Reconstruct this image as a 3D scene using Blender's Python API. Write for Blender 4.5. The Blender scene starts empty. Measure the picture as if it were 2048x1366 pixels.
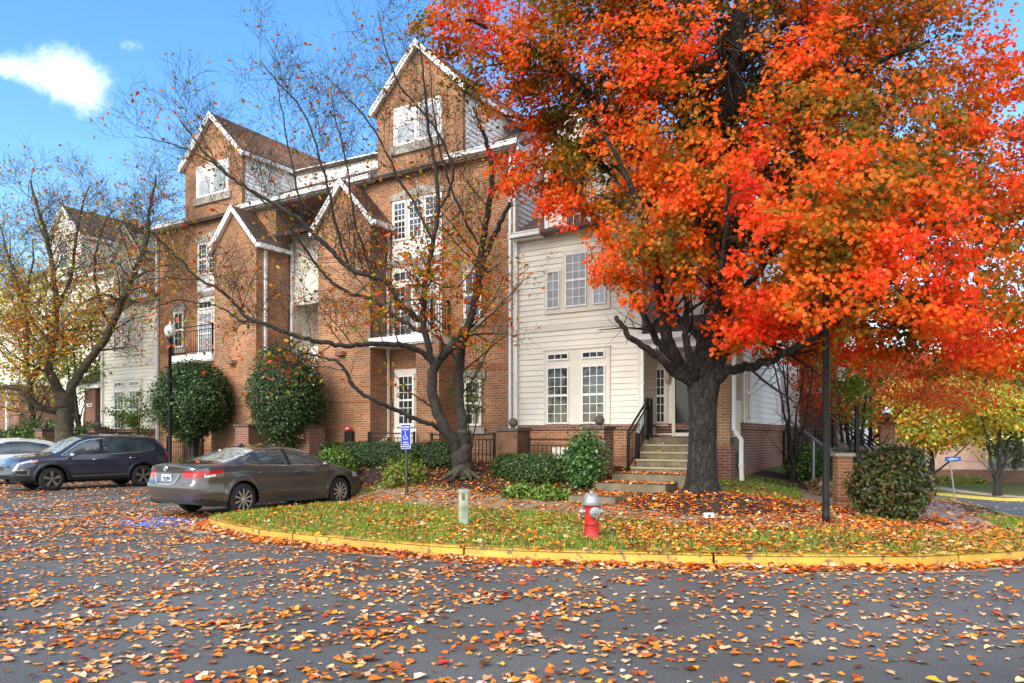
import bpy, math, random
import numpy as np
from mathutils import Vector, Matrix, noise
R = math.radians
scene = bpy.context.scene
COL = scene.collection

# ------------------------------------------------------------ camera, sky, sun, exposure
F, CX, HZ, EYE = 1500.0, 1024.0, 875.0, 1.6      # focal length and horizon of the 2048 px photograph, eye height
cam = bpy.data.cameras.new("camera"); camo = bpy.data.objects.new("camera", cam)
COL.objects.link(camo); scene.camera = camo
cam.sensor_width = 36; cam.lens = 36 * F / 2048; cam.shift_y = (HZ - 683) / 2048
cam.clip_end = 3000; cam.clip_start = 0.1
camo.location = (0, 0, EYE); camo.rotation_euler = (R(90), 0, 0)

SUN = Vector((-0.42, -0.72, 0.58)).normalized()
world = bpy.data.worlds.new("World"); scene.world = world; world.use_nodes = True
wn = world.node_tree; wn.nodes.clear()
def N(nt, t, **k):
    n = nt.nodes.new(t)
    for a, v in k.items(): setattr(n, a, v)
    return n
sky = N(wn, 'ShaderNodeTexSky', sky_type='NISHITA', sun_disc=False)
sky.sun_elevation = math.asin(SUN.z); sky.sun_rotation = math.atan2(SUN.x, SUN.y)
sky.air_density = 1.15; sky.dust_density = 0.4; sky.ozone_density = 2.5
hsv = N(wn, 'ShaderNodeHueSaturation'); hsv.inputs['Hue'].default_value = .502; hsv.inputs['Saturation'].default_value = 1.27; hsv.inputs['Value'].default_value = 1.12
wn.links.new(sky.outputs[0], hsv.inputs['Color'])
# clouds: one puff up on the left, faint wisps, unseen white cloud added behind the viewer to neutralise ambient light
tc = N(wn, 'ShaderNodeTexCoord')
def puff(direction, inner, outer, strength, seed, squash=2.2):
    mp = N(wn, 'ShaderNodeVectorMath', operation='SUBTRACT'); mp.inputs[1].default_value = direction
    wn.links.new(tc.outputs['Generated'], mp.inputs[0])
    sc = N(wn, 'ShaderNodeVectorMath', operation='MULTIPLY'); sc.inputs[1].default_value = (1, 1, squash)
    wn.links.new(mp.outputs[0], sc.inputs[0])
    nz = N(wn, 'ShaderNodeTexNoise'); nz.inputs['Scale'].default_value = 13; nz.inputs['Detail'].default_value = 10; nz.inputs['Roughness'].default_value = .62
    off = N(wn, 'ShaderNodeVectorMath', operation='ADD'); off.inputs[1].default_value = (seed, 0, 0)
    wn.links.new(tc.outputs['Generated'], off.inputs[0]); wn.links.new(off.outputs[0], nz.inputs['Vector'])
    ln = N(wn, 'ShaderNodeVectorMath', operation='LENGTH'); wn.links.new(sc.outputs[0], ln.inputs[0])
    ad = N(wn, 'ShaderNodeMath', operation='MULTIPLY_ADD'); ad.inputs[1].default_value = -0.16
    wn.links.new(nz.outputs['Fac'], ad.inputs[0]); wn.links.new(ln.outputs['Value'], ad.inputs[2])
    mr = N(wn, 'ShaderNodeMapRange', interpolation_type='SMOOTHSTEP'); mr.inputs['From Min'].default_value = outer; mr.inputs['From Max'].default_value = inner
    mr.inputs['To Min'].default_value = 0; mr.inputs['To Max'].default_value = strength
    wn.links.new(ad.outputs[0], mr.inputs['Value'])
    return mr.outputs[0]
def dirpx(px, py):
    v = Vector(((px - CX) / F, 1, -(py - HZ) / F)).normalized(); return v
last = hsv.outputs[0]
for (d, i, o, s, sd, sq) in [(dirpx(125, 140), -0.095, -0.024, 0.95, 1.3, 1.75), (dirpx(262, 88), -0.10, -0.075, 0.2, 4.1, 2.2),
                         (dirpx(15, 135), -0.10, -0.055, 0.5, 7.7, 2.4),
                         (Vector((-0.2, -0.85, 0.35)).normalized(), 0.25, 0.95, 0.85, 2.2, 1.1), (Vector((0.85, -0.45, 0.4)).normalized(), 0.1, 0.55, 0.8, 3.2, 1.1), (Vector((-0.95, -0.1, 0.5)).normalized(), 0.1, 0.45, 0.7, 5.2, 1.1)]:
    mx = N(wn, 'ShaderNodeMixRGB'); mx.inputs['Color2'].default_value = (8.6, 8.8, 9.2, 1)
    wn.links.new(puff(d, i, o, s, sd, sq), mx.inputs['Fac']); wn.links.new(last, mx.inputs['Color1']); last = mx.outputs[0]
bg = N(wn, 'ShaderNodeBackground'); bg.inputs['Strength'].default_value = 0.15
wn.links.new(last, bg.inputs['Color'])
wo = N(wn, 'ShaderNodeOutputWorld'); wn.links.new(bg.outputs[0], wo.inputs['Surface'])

sl = bpy.data.lights.new("sun", 'SUN'); so = bpy.data.objects.new("sun", sl); COL.objects.link(so)
sl.energy = 2.0; sl.angle = R(34); sl.color = (1.0, 0.91, 0.78)
so.rotation_euler = (-SUN).to_track_quat('-Z', 'Y').to_euler()
scene.view_settings.view_transform = 'Standard'; scene.view_settings.look = 'None'
scene.view_settings.gamma = 1; scene.view_settings.exposure = 0.98
scene.render.resolution_x = 1024; scene.render.resolution_y = 683
scene.render.engine = 'CYCLES'
scene.cycles.max_bounces = 8; scene.cycles.transparent_max_bounces = 6

# ------------------------------------------------------------ helpers
def at(px, py, Y):
    return Vector(((px - CX) / F * Y, Y, EYE - (py - HZ) / F * Y))
def tag(o, label=None, cat=None, group=None, kind=None):
    if label: o['label'] = label
    if cat: o['category'] = cat
    if group: o['group'] = group
    if kind: o['kind'] = kind
    return o
def empty(name, loc, rz, label, cat, group=None):
    o = bpy.data.objects.new(name, None); COL.objects.link(o); o.empty_display_size = .3
    o.location = loc; o.rotation_euler = (0, 0, rz); tag(o, label, cat, group); return o
class MB:
    def __init__(s): s.v = []; s.f = []; s.m = []; s.mi = 0; s.smooth = False
    def add(s, vs, fs):
        n = len(s.v); s.v.extend([tuple(p) for p in vs]); s.f.extend([tuple(i + n for i in f) for f in fs]); s.m.extend([s.mi] * len(fs)); return s
    def quad(s, *p): return s.add(p, [tuple(range(len(p)))])
    def box(s, x0, x1, y0, y1, z0, z1):
        x0, x1 = min(x0, x1), max(x0, x1); y0, y1 = min(y0, y1), max(y0, y1); z0, z1 = min(z0, z1), max(z0, z1)
        return s.add([(x0,y0,z0),(x1,y0,z0),(x1,y1,z0),(x0,y1,z0),(x0,y0,z1),(x1,y0,z1),(x1,y1,z1),(x0,y1,z1)],
                     [(0,3,2,1),(4,5,6,7),(0,1,5,4),(1,2,6,5),(2,3,7,6),(3,0,4,7)])
    def prism(s, pts, d):                        # planar polygon pushed by vector d
        n = len(pts); d = Vector(d); p = [Vector(q) for q in pts]
        return s.add(p + [q + d for q in p], [tuple(range(n))[::-1], tuple(range(n, 2*n))] + [(i, (i+1) % n, n + (i+1) % n, n + i) for i in range(n)])
    def tube(s, pts, rad, n=6, cap=True):
        pts = [Vector(p) for p in pts]; k = len(pts)
        if not hasattr(rad, '__len__'): rad = [rad] * k
        vs = []; prev = None
        for i, p in enumerate(pts):
            t = (pts[min(i+1, k-1)] - pts[max(i-1, 0)])
            if t.length < 1e-9: t = Vector((0,0,1))
            t.normalize()
            if prev is None: u = t.orthogonal().normalized()
            else:
                u = prev - t * prev.dot(t)
                u = u.normalized() if u.length > 1e-6 else t.orthogonal().normalized()
            prev = u; w = t.cross(u)
            for j in range(n):
                a = 2*math.pi*j/n; vs.append(p + (u*math.cos(a) + w*math.sin(a)) * rad[i])
        fs = [(i*n+j, i*n+(j+1) % n, (i+1)*n+(j+1) % n, (i+1)*n+j) for i in range(k-1) for j in range(n)]
        if cap: fs += [tuple(range(n))[::-1], tuple(range((k-1)*n, k*n))]
        return s.add(vs, fs)
    def bar(s, p, q, w, h=None):                 # square bar
        h = h or w; p = Vector(p); q = Vector(q); t = (q-p).normalized()
        up = Vector((0,0,1)) if abs(t.z) < .95 else Vector((1,0,0))
        u = t.cross(up).normalized() * w/2; v = u.normalized().cross(t).normalized() * h/2
        return s.add([p-u-v, p+u-v, p+u+v, p-u+v, q-u-v, q+u-v, q+u+v, q-u+v], [(0,3,2,1),(4,5,6,7),(0,1,5,4),(1,2,6,5),(2,3,7,6),(3,0,4,7)])
    def lathe(s, prof, c=(0,0,0), axis='z', n=24, cap=True):
        vs = []; c = Vector(c)
        for r, h in prof:
            for j in range(n):
                a = 2*math.pi*j/n; x, y = r*math.cos(a), r*math.sin(a)
                vs.append(c + (Vector((x,y,h)) if axis == 'z' else Vector((x,h,y)) if axis == 'y' else Vector((h,x,y))))
        k = len(prof)
        fs = [(i*n+j, i*n+(j+1) % n, (i+1)*n+(j+1) % n, (i+1)*n+j) for i in range(k-1) for j in range(n)]
        if cap and prof[0][0] > 1e-4: fs.append(tuple(range(n))[::-1])
        if cap and prof[-1][0] > 1e-4: fs.append(tuple(range((k-1)*n, k*n)))
        return s.add(vs, fs)
    def ball(s, c, r, n=16, sz=1):
        m = n//2
        return s.lathe([(r*math.sin(math.pi*i/m) + 1e-5, -r*sz*math.cos(math.pi*i/m)) for i in range(m+1)], c, 'z', n)
    def build(s, name, mats, parent=None, label=None, cat=None, group=None, kind=None, smooth=None):
        me = bpy.data.meshes.new(name); me.from_pydata([tuple(v) for v in s.v], [], s.f)
        if not isinstance(mats, (list, tuple)): mats = [mats]
        for m in mats: me.materials.append(m)
        me.polygons.foreach_set('material_index', s.m)
        boxuv(me)
        sm = s.smooth if smooth is None else smooth
        if sm: me.polygons.foreach_set('use_smooth', [True]*len(s.f))
        if sm == 'auto':
            me.set_sharp_from_angle(angle=R(40))
        o = bpy.data.objects.new(name, me); COL.objects.link(o)
        if parent: o.parent = parent
        return tag(o, label, cat, group, kind)
def boxuv(me):
    nl = len(me.loops); np_ = len(me.polygons)
    if not nl: return
    me.update()
    co = np.empty(len(me.vertices)*3, 'f'); me.vertices.foreach_get('co', co); co = co.reshape(-1, 3)
    vi = np.empty(nl, 'i'); me.loops.foreach_get('vertex_index', vi)
    nr = np.empty(np_*3, 'f'); me.polygons.foreach_get('normal', nr); nr = np.abs(nr.reshape(-1, 3))
    lt = np.empty(np_, 'i'); me.polygons.foreach_get('loop_total', lt)
    ax = np.repeat(np.argmax(nr * np.array([1, 1, .8]), 1), lt); p = co[vi]
    uv = np.where((ax == 0)[:, None], p[:, [1, 2]], np.where((ax == 1)[:, None], p[:, [0, 2]], p[:, [0, 1]]))
    l = me.uv_layers.new(name='UV'); l.data.foreach_set('uv', uv.astype('f').ravel())
def np_mesh(name, verts, polys_total, loops, mat, col=None, parent=None):
    """fast mesh: verts (n,3), loop counts per face, flat vertex index list, optional colour per vertex"""
    me = bpy.data.meshes.new(name); me.vertices.add(len(verts)); me.vertices.foreach_set('co', verts.astype('f').ravel())
    me.loops.add(len(loops)); me.loops.foreach_set('vertex_index', loops.astype('i'))
    st = np.concatenate([[0], np.cumsum(polys_total)[:-1]]).astype('i')
    me.polygons.add(len(polys_total)); me.polygons.foreach_set('loop_start', st)
    if col is not None:
        a = me.color_attributes.new('Col', 'FLOAT_COLOR', 'POINT')
        c4 = np.ones((len(verts), 4), 'f'); c4[:, :3] = col; a.data.foreach_set('color', c4.ravel())
    me.materials.append(mat); me.update(calc_edges=True); me.validate()
    o = bpy.data.objects.new(name, me); COL.objects.link(o)
    if parent: o.parent = parent
    return o

# ------------------------------------------------------------ materials
def lin(r, g, b):
    f = lambda c: (c/255)/12.92 if c/255 <= .04045 else ((c/255+.055)/1.055)**2.4
    return (f(r), f(g), f(b))
MATS = {}
def mat(name, col, rough=.7, metal=0, noise_=0, nscale=8, bump=0, bscale=30, spec=.5, coat=0, emit=None, coords='Object', stain=None, detail=5):
    m = bpy.data.materials.new(name); m.use_nodes = True; nt = m.node_tree; b = nt.nodes['Principled BSDF']
    b.inputs['Base Color'].default_value = (*col, 1); b.inputs['Roughness'].default_value = rough; b.inputs['Metallic'].default_value = metal
    b.inputs['Specular IOR Level'].default_value = spec; b.inputs['Coat Weight'].default_value = coat; b.inputs['Coat Roughness'].default_value = .06
    t = N(nt, 'ShaderNodeTexCoord')
    if noise_:
        z = N(nt, 'ShaderNodeTexNoise'); z.inputs['Scale'].default_value = nscale; z.inputs['Detail'].default_value = detail
        nt.links.new(t.outputs[coords], z.inputs['Vector'])
        r = N(nt, 'ShaderNodeMapRange'); r.inputs['From Min'].default_value = .3; r.inputs['From Max'].default_value = .7
        nt.links.new(z.outputs['Fac'], r.inputs['Value'])
        x = N(nt, 'ShaderNodeMixRGB'); c1 = [c*(1-noise_) for c in col]; c2 = [min(c*(1+noise_), 1) for c in col]
        if stain: c1 = stain
        x.inputs['Color1'].default_value = (*c1, 1); x.inputs['Color2'].default_value = (*c2, 1)
        nt.links.new(r.outputs[0], x.inputs['Fac']); nt.links.new(x.outputs[0], b.inputs['Base Color'])
    if bump:
        z = N(nt, 'ShaderNodeTexNoise'); z.inputs['Scale'].default_value = bscale; z.inputs['Detail'].default_value = 6
        nt.links.new(t.outputs[coords], z.inputs['Vector'])
        bp = N(nt, 'ShaderNodeBump'); bp.inputs['Strength'].default_value = bump; bp.inputs['Distance'].default_value = .02
        nt.links.new(z.outputs['Fac'], bp.inputs['Height']); nt.links.new(bp.outputs[0], b.inputs['Normal'])
    if emit:
        b.inputs['Emission Color'].default_value = (*emit[0], 1); b.inputs['Emission Strength'].default_value = emit[1]
    MATS[name] = m; return m
def brickmat(name, c1, c2, mortar, bw=.215, bh=.0677, var=.35, ms=.009):
    m = bpy.data.materials.new(name); m.use_nodes = True; nt = m.node_tree; b = nt.nodes['Principled BSDF']
    uv = N(nt, 'ShaderNodeUVMap'); bt = N(nt, 'ShaderNodeTexBrick')
    bt.inputs['Scale'].default_value = 1; bt.inputs['Brick Width'].default_value = bw; bt.inputs['Row Height'].default_value = bh
    bt.inputs['Mortar Size'].default_value = ms; bt.inputs['Mortar Smooth'].default_value = .2; bt.inputs['Bias'].default_value = 0
    bt.inputs['Color1'].default_value = (*c1, 1); bt.inputs['Color2'].default_value = (*c2, 1); bt.inputs['Mortar'].default_value = (*mortar, 1)
    nt.links.new(uv.outputs[0], bt.inputs['Vector'])
    z = N(nt, 'ShaderNodeTexNoise'); z.inputs['Scale'].default_value = .9; z.inputs['Detail'].default_value = 6
    nt.links.new(uv.outputs[0], z.inputs['Vector'])
    r = N(nt, 'ShaderNodeMapRange'); r.inputs['From Min'].default_value = .25; r.inputs['From Max'].default_value = .75; r.inputs['To Min'].default_value = 1-var; r.inputs['To Max'].default_value = 1+var*.5
    nt.links.new(z.outputs['Fac'], r.inputs['Value'])
    z2 = N(nt, 'ShaderNodeTexNoise'); z2.inputs['Scale'].default_value = 14; z2.inputs['Detail'].default_value = 3
    nt.links.new(uv.outputs[0], z2.inputs['Vector'])
    r2 = N(nt, 'ShaderNodeMapRange'); r2.inputs['To Min'].default_value = .75; r2.inputs['To Max'].default_value = 1.25; nt.links.new(z2.outputs['Fac'], r2.inputs['Value'])
    mm = N(nt, 'ShaderNodeMath', operation='MULTIPLY'); nt.links.new(r.outputs[0], mm.inputs[0]); nt.links.new(r2.outputs[0], mm.inputs[1])
    mu = N(nt, 'ShaderNodeVectorMath', operation='SCALE'); nt.links.new(bt.outputs['Color'], mu.inputs[0]); nt.links.new(mm.outputs[0], mu.inputs['Scale'])
    nt.links.new(mu.outputs[0], b.inputs['Base Color']); b.inputs['Roughness'].default_value = .88
    bp = N(nt, 'ShaderNodeBump', invert=True); bp.inputs['Strength'].default_value = .5; bp.inputs['Distance'].default_value = .006
    nt.links.new(bt.outputs['Fac'], bp.inputs['Height']); nt.links.new(bp.outputs[0], b.inputs['Normal'])
    MATS[name] = m; return m
def leafmat(name, trans=.3, rough=.55, spec=.3):
    m = bpy.data.materials.new(name); m.use_nodes = True; nt = m.node_tree; b = nt.nodes['Principled BSDF']
    a = N(nt, 'ShaderNodeAttribute', attribute_name='Col'); nt.links.new(a.outputs['Color'], b.inputs['Base Color'])
    b.inputs['Roughness'].default_value = rough; b.inputs['Specular IOR Level'].default_value = spec
    if trans:
        t = N(nt, 'ShaderNodeBsdfTranslucent'); nt.links.new(a.outputs['Color'], t.inputs['Color'])
        x = N(nt, 'ShaderNodeMixShader'); x.inputs[0].default_value = trans
        nt.links.new(b.outputs[0], x.inputs[1]); nt.links.new(t.outputs[0], x.inputs[2]); nt.links.new(x.outputs[0], nt.nodes['Material Output'].inputs['Surface'])
    MATS[name] = m; return m
M_BRICK = brickmat('orange_brick', (.43, .170, .066), (.25, .095, .040), (.45, .33, .21), var=.5)
M_BRICK2 = brickmat('red_brick', (.24, .075, .045), (.155, .05, .034), (.36, .27, .21))
M_BRICK3 = brickmat('tan_brick', (.40, .20, .08), (.27, .13, .055), (.46, .38, .26))
M_SOLDIER = brickmat('soldier_brick', (.34, .12, .045), (.25, .085, .035), (.3, .2, .13), bw=.0677, bh=.215)
M_SIDE = mat('cream_siding', (.78, .73, .63), .6, noise_=.07, nscale=1.3)
M_SIDEW = mat('white_siding', (.86, .85, .81), .6, noise_=.05, nscale=1.3)
M_TRIM = mat('cream_trim', (.70, .65, .56), .55, noise_=.05, nscale=3)
M_WHITE = mat('white_paint', (.82, .82, .80), .45, noise_=.05, nscale=4)
M_GLASS = mat('window_glass', (.030, .036, .040), .05, spec=.9, noise_=.6, nscale=1.5)
M_BLIND = mat('blind_behind_glass', (.34, .36, .38), .12, spec=.8, noise_=.1, nscale=3)
M_STONE = mat('weathered_stone', (.33, .29, .24), .85, noise_=.35, nscale=5, bump=.3)
M_DARKST = mat('dark_stone', (.085, .068, .055), .8, noise_=.4, nscale=6, bump=.4)
M_CONC = mat('concrete', (.36, .32, .26), .85, noise_=.22, nscale=4, bump=.25, bscale=60)
M_STEP = mat('mossy_concrete', (.16, .135, .085), .85, noise_=.35, nscale=3, bump=.3, bscale=50)
M_IRON = mat('black_iron', (.012, .012, .013), .4, metal=.3)
M_ALU = mat('downspout_white', (.78, .78, .78), .4, noise_=.06, nscale=3)
M_ROOF = brickmat('brown_shingle', (.135, .085, .068), (.10, .064, .052), (.055, .035, .03), bw=.3, bh=.14, var=.25, ms=.008)
M_DARK = mat('dark_void', (.01, .01, .01), .9)
M_BARK = mat('cherry_bark', (.030, .025, .021), .9, noise_=.55, nscale=9, bump=.8, bscale=26)
M_BARKM = mat('maple_bark', (.050, .044, .036), .9, noise_=.5, nscale=9, bump=1, bscale=18)
M_BARKL = mat('mossy_brown_bark', (.068, .056, .036), .9, noise_=.5, nscale=7, bump=.8, bscale=22)
M_TWIG = mat('twig', (.055, .035, .03), .8)
M_LEAF = leafmat('autumn_leaf', .5, .5)
M_GLEAF = leafmat('litter_leaf', 0.0, .7)
M_GREEN = leafmat('green_leaf', .2, .4, .5)
M_MOSS = mat('moss', (.10, .13, .03), .9, noise_=.4, nscale=20)
# ------------------------------------------------------------ building frame
TH = R(-31.4); C0 = Vector((3.16, 18.3, 0))
U1 = Vector((math.cos(TH), math.sin(TH), 0)); U2 = Vector((-math.sin(TH), math.cos(TH), 0))
def W(a, b, z=0): return C0 + U1*a + U2*b + Vector((0, 0, z))
rng = np.random.default_rng(7); random.seed(7)

# ------------------------------------------------------------ terrain
def sst(x, a, b):
    t = np.clip((x-a)/(b-a), 0, 1); return t*t*(3-2*t)
def roadz(X, Y):
    X = np.asarray(X, float); Y = np.asarray(Y, float)
    d = np.clip(Y-11, 0, 34); d = np.where(d < 3, d*d/6, d-1.5)
    return -sst(X, 5, 9) * .068 * d
_cp = []
def cpx(px, py, z):                                   # ground seen at a pixel, known height -> plan position
    Y = (EYE - z)*F/(py - HZ); return ((px-CX)/F*Y, Y)
kerb_px = [(440,1046),(500,1055),(600,1068),(700,1078),(850,1091),(1000,1100),(1150,1105),(1300,1108),(1450,1111),(1600,1113),(1750,1113),(1850,1112),(1950,1107),(2048,1100)]
KERB = [cpx(x, y, .15) for x, y in kerb_px]
nose = [(-4.25,16.3),(-4.72,15.55),(-5.15,14.8),(-5.42,14.2),(-5.47,13.75),(-5.32,13.3)]
corner = [(7.6,10.35),(8.5,11.3),(9.4,12.7),(10.5,15.4),(12.5,19.1),(15,24),(20,33.5),(24.5,41.6),(25.9,43.9),(26.2,45),(25.6,45.9)]
def catmull(P, n=8):
    P = [Vector((*p, 0)) for p in P]; out = []
    Q = [P[0]*2-P[1]] + P + [P[-1]*2-P[-2]]
    for i in range(1, len(Q)-2):
        for k in range(n):
            t = k/n; a, b, c, d = Q[i-1], Q[i], Q[i+1], Q[i+2]
            out.append(.5*((2*b) + (c-a)*t + (2*a-5*b+4*c-d)*t*t + (3*b-a-3*c+d)*t**3))
    out.append(P[-1]); return out
edge = catmull(nose + KERB[1:] + corner, 6)
for x, y in KERB: _cp.append((x, y, .15))
for x, y in nose: _cp.append((x, y, .15))
for x, y in corner: _cp.append((x, y, float(roadz(x, y))+.15))
_cp += [(-3.8,18.3,.18),(-2.45,17.2,.34),(-2.5,16.9,.26),(-1.3,15.9,.25),(.25,14.8,.25),(1.65,14.1,.24),(2.8,12.7,.2),(3.9,12.35,.19),(5.3,12.6,.15),(6.7,12.9,.08),(7.7,13.0,-.02),
        (-1.15,17.5,.68),(-3.5,19,.66),(-5.5,20.5,.6),(-8,22.5,.5),(-11,25,.4),(-15,28,.35),(1.2,17.3,.66),(2.2,17.4,.76),(3.9,17.2,.68),(3.75,15,.34),(2.3,13.9,.28),(5.5,14.1,.24),
        (5,17.2,.62),(7.6,21.4,.8),(9,24,.7),(8.2,20,.42),(7,17.5,.28),(6.9,15.5,.1),(7.1,14,.07),(10,20,-.1),(13,26,-.6),(18,36,-1.5),(0,22,.8),(0,30,.8),(-10,30,.6),(6,35,.6),(-20,32,.4),(-25,40,.4),(12,40,-.4),(22,44,-2.0),
        (16,48,-1.2),(0,60,.5),(-30,60,.4)]
cpa = np.array(_cp)
def tps(P, z, lam=.02):
    n = len(P); d = np.linalg.norm(P[:, None]-P[None], axis=2); K = np.where(d > 0, d*d*np.log(d+1e-12), 0) + lam*np.eye(n)
    Q = np.hstack([np.ones((n, 1)), P]); A = np.block([[K, Q], [Q.T, np.zeros((3, 3))]])
    return np.linalg.solve(A, np.concatenate([z, np.zeros(3)]))
_w = tps(cpa[:, :2], cpa[:, 2])
MOUND = (3.85, 14.35)
def lawnz(X, Y):
    X = np.asarray(X, float); Y = np.asarray(Y, float); sh = X.shape; X = X.ravel(); Y = Y.ravel()
    d = np.sqrt((X[:, None]-cpa[None, :, 0])**2 + (Y[:, None]-cpa[None, :, 1])**2)
    z = (np.where(d > 0, d*d*np.log(d+1e-12), 0) @ _w[:-3]) + _w[-3] + _w[-2]*X + _w[-1]*Y
    m = np.sqrt(((X-MOUND[0])/1.5)**2 + ((Y-MOUND[1])/1.35)**2); z = z + .2*np.exp(-(m**2)*1.3) * (m < 2.5)
    b = (X-C0.x)*U2.x + (Y-C0.y)*U2.y
    far = sst(b, 12, 20); z = z*(1-far) + .7*far*(1 - sst(X, 6, 14)) + z*far*sst(X, 6, 14)
    return np.clip(z, -2.6, 1.1).reshape(sh)
def lz(x, y): return float(lawnz([x], [y])[0])

def inpoly(X, Y, poly):
    X = np.asarray(X); Y = np.asarray(Y); c = np.zeros(X.shape, bool); n = len(poly)
    for i in range(n):
        x0, y0 = poly[i][0], poly[i][1]; x1, y1 = poly[i-1][0], poly[i-1][1]
        if y0 == y1: continue
        k = ((y0 > Y) != (y1 > Y)) & (X < (x1-x0)*(Y-y0)/(y1-y0)+x0); c ^= k
    return c
def sheet(name, poly, zf, off, m, step=.35, **kw):
    """polygon filled with a draped grid: cut by triangulating the outline together with inner points"""
    from mathutils.geometry import delaunay_2d_cdt
    P = [Vector((p[0], p[1])) for p in poly]; dense = []
    for i in range(len(P)):
        a, b = P[i], P[(i+1) % len(P)]; k = max(1, int((b-a).length/step))
        dense += [a.lerp(b, j/k) for j in range(k)]
    xs = [p.x for p in P]; ys = [p.y for p in P]
    gx, gy = np.meshgrid(np.arange(min(xs), max(xs), step), np.arange(min(ys), max(ys), step))
    ok = inpoly(gx, gy, P); pts = dense + [Vector((float(a), float(b))) for a, b in zip(gx[ok], gy[ok])]
    n = len(dense)
    v, e, f, *_ = delaunay_2d_cdt(pts, [(i, (i+1) % n) for i in range(n)], [list(range(n))], 1, 1e-4)
    X = np.array([p.x for p in v]); Y = np.array([p.y for p in v]); Z = zf(X, Y) + off
    mb = MB(); mb.add(list(zip(X, Y, Z)), [tuple(t) for t in f])
    return mb.build(name, m, smooth=True, **kw)

# outline of the raised island (lawn, beds, buildings)
edge2 = [(p.x, p.y) for p in edge]
island = edge2 + [(22,52),(10,62),(-60,62),(-60,33.5),(-30,33.5),(-20,30.6),(-13.8,27.6),(-8.2,22.9),(-3.95,18.0),(-3.55,17.3)]

# asphalt
def asphalt(name, base, wet=.5):
    m = bpy.data.materials.new(name); m.use_nodes = True; nt = m.node_tree; b = nt.nodes['Principled BSDF']
    t = N(nt, 'ShaderNodeTexCoord')
    def nz(s, d=5):
        z = N(nt, 'ShaderNodeTexNoise'); z.inputs['Scale'].default_value = s; z.inputs['Detail'].default_value = d; nt.links.new(t.outputs['Object'], z.inputs['Vector']); return z
    a = nz(110, 2); c = nz(.35, 6); v = N(nt, 'ShaderNodeTexVoronoi'); v.inputs['Scale'].default_value = 75; nt.links.new(t.outputs['Object'], v.inputs['Vector'])
    r = N(nt, 'ShaderNodeValToRGB'); r.color_ramp.elements[0].position = .3; r.color_ramp.elements[1].position = .72
    r.color_ramp.elements[0].color = (base*.42, base*.43, base*.38, 1); r.color_ramp.elements[1].color = (base*2.25, base*2.18, base*1.95, 1)
    nt.links.new(a.outputs['Fac'], r.inputs['Fac'])
    r2 = N(nt, 'ShaderNodeMapRange'); r2.inputs['From Min'].default_value = .3; r2.inputs['From Max'].default_value = .7; r2.inputs['To Min'].default_value = .62; r2.inputs['To Max'].default_value = 1.35; nt.links.new(c.outputs['Fac'], r2.inputs['Value'])
    mu = N(nt, 'ShaderNodeVectorMath', operation='SCALE'); nt.links.new(r.outputs[0], mu.inputs[0]); nt.links.new(r2.outputs[0], mu.inputs['Scale']); nt.links.new(mu.outputs[0], b.inputs['Base Color'])
    r3 = N(nt, 'ShaderNodeMapRange'); r3.inputs['From Min'].default_value = .35; r3.inputs['From Max'].default_value = .65; r3.inputs['To Min'].default_value = wet; r3.inputs['To Max'].default_value = .85
    nt.links.new(nz(.5, 5).outputs['Fac'], r3.inputs['Value']); nt.links.new(r3.outputs[0], b.inputs['Roughness'])
    bp = N(nt, 'ShaderNodeBump'); bp.inputs['Strength'].default_value = .7; bp.inputs['Distance'].default_value = .006; nt.links.new(v.outputs['Distance'], bp.inputs['Height']); nt.links.new(bp.outputs[0], b.inputs['Normal'])
    return m
M_ASPH = asphalt('wet_asphalt', .092, .5)
def grid(name, x0, x1, y0, y1, step, zf, off, m, **kw):
    X, Y = np.meshgrid(np.arange(x0, x1+step, step), np.arange(y0, y1+step, step)); Z = zf(X, Y)+off; h, w = X.shape
    i = np.arange(h*w).reshape(h, w); q = np.stack([i[:-1, :-1], i[:-1, 1:], i[1:, 1:], i[1:, :-1]], -1).reshape(-1, 4)
    o = np_mesh(name, np.stack([X, Y, Z], -1).reshape(-1, 3), np.full(len(q), 4), q.ravel(), m)
    o.data.polygons.foreach_set('use_smooth', [True]*len(q)); boxuv(o.data); return tag(o, **kw)
M_FAR = mat('distant_meadow', (.07, .075, .02), .95, noise_=.4, nscale=.2)
grid('ground', -700, 700, -500, 900, 20, lambda X, Y: np.full(X.shape, -2.75), 0, M_FAR, kind='structure')
grid('street', -60, 75, -45, 62, 1.0, roadz, 0, M_ASPH, kind='structure')

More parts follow.
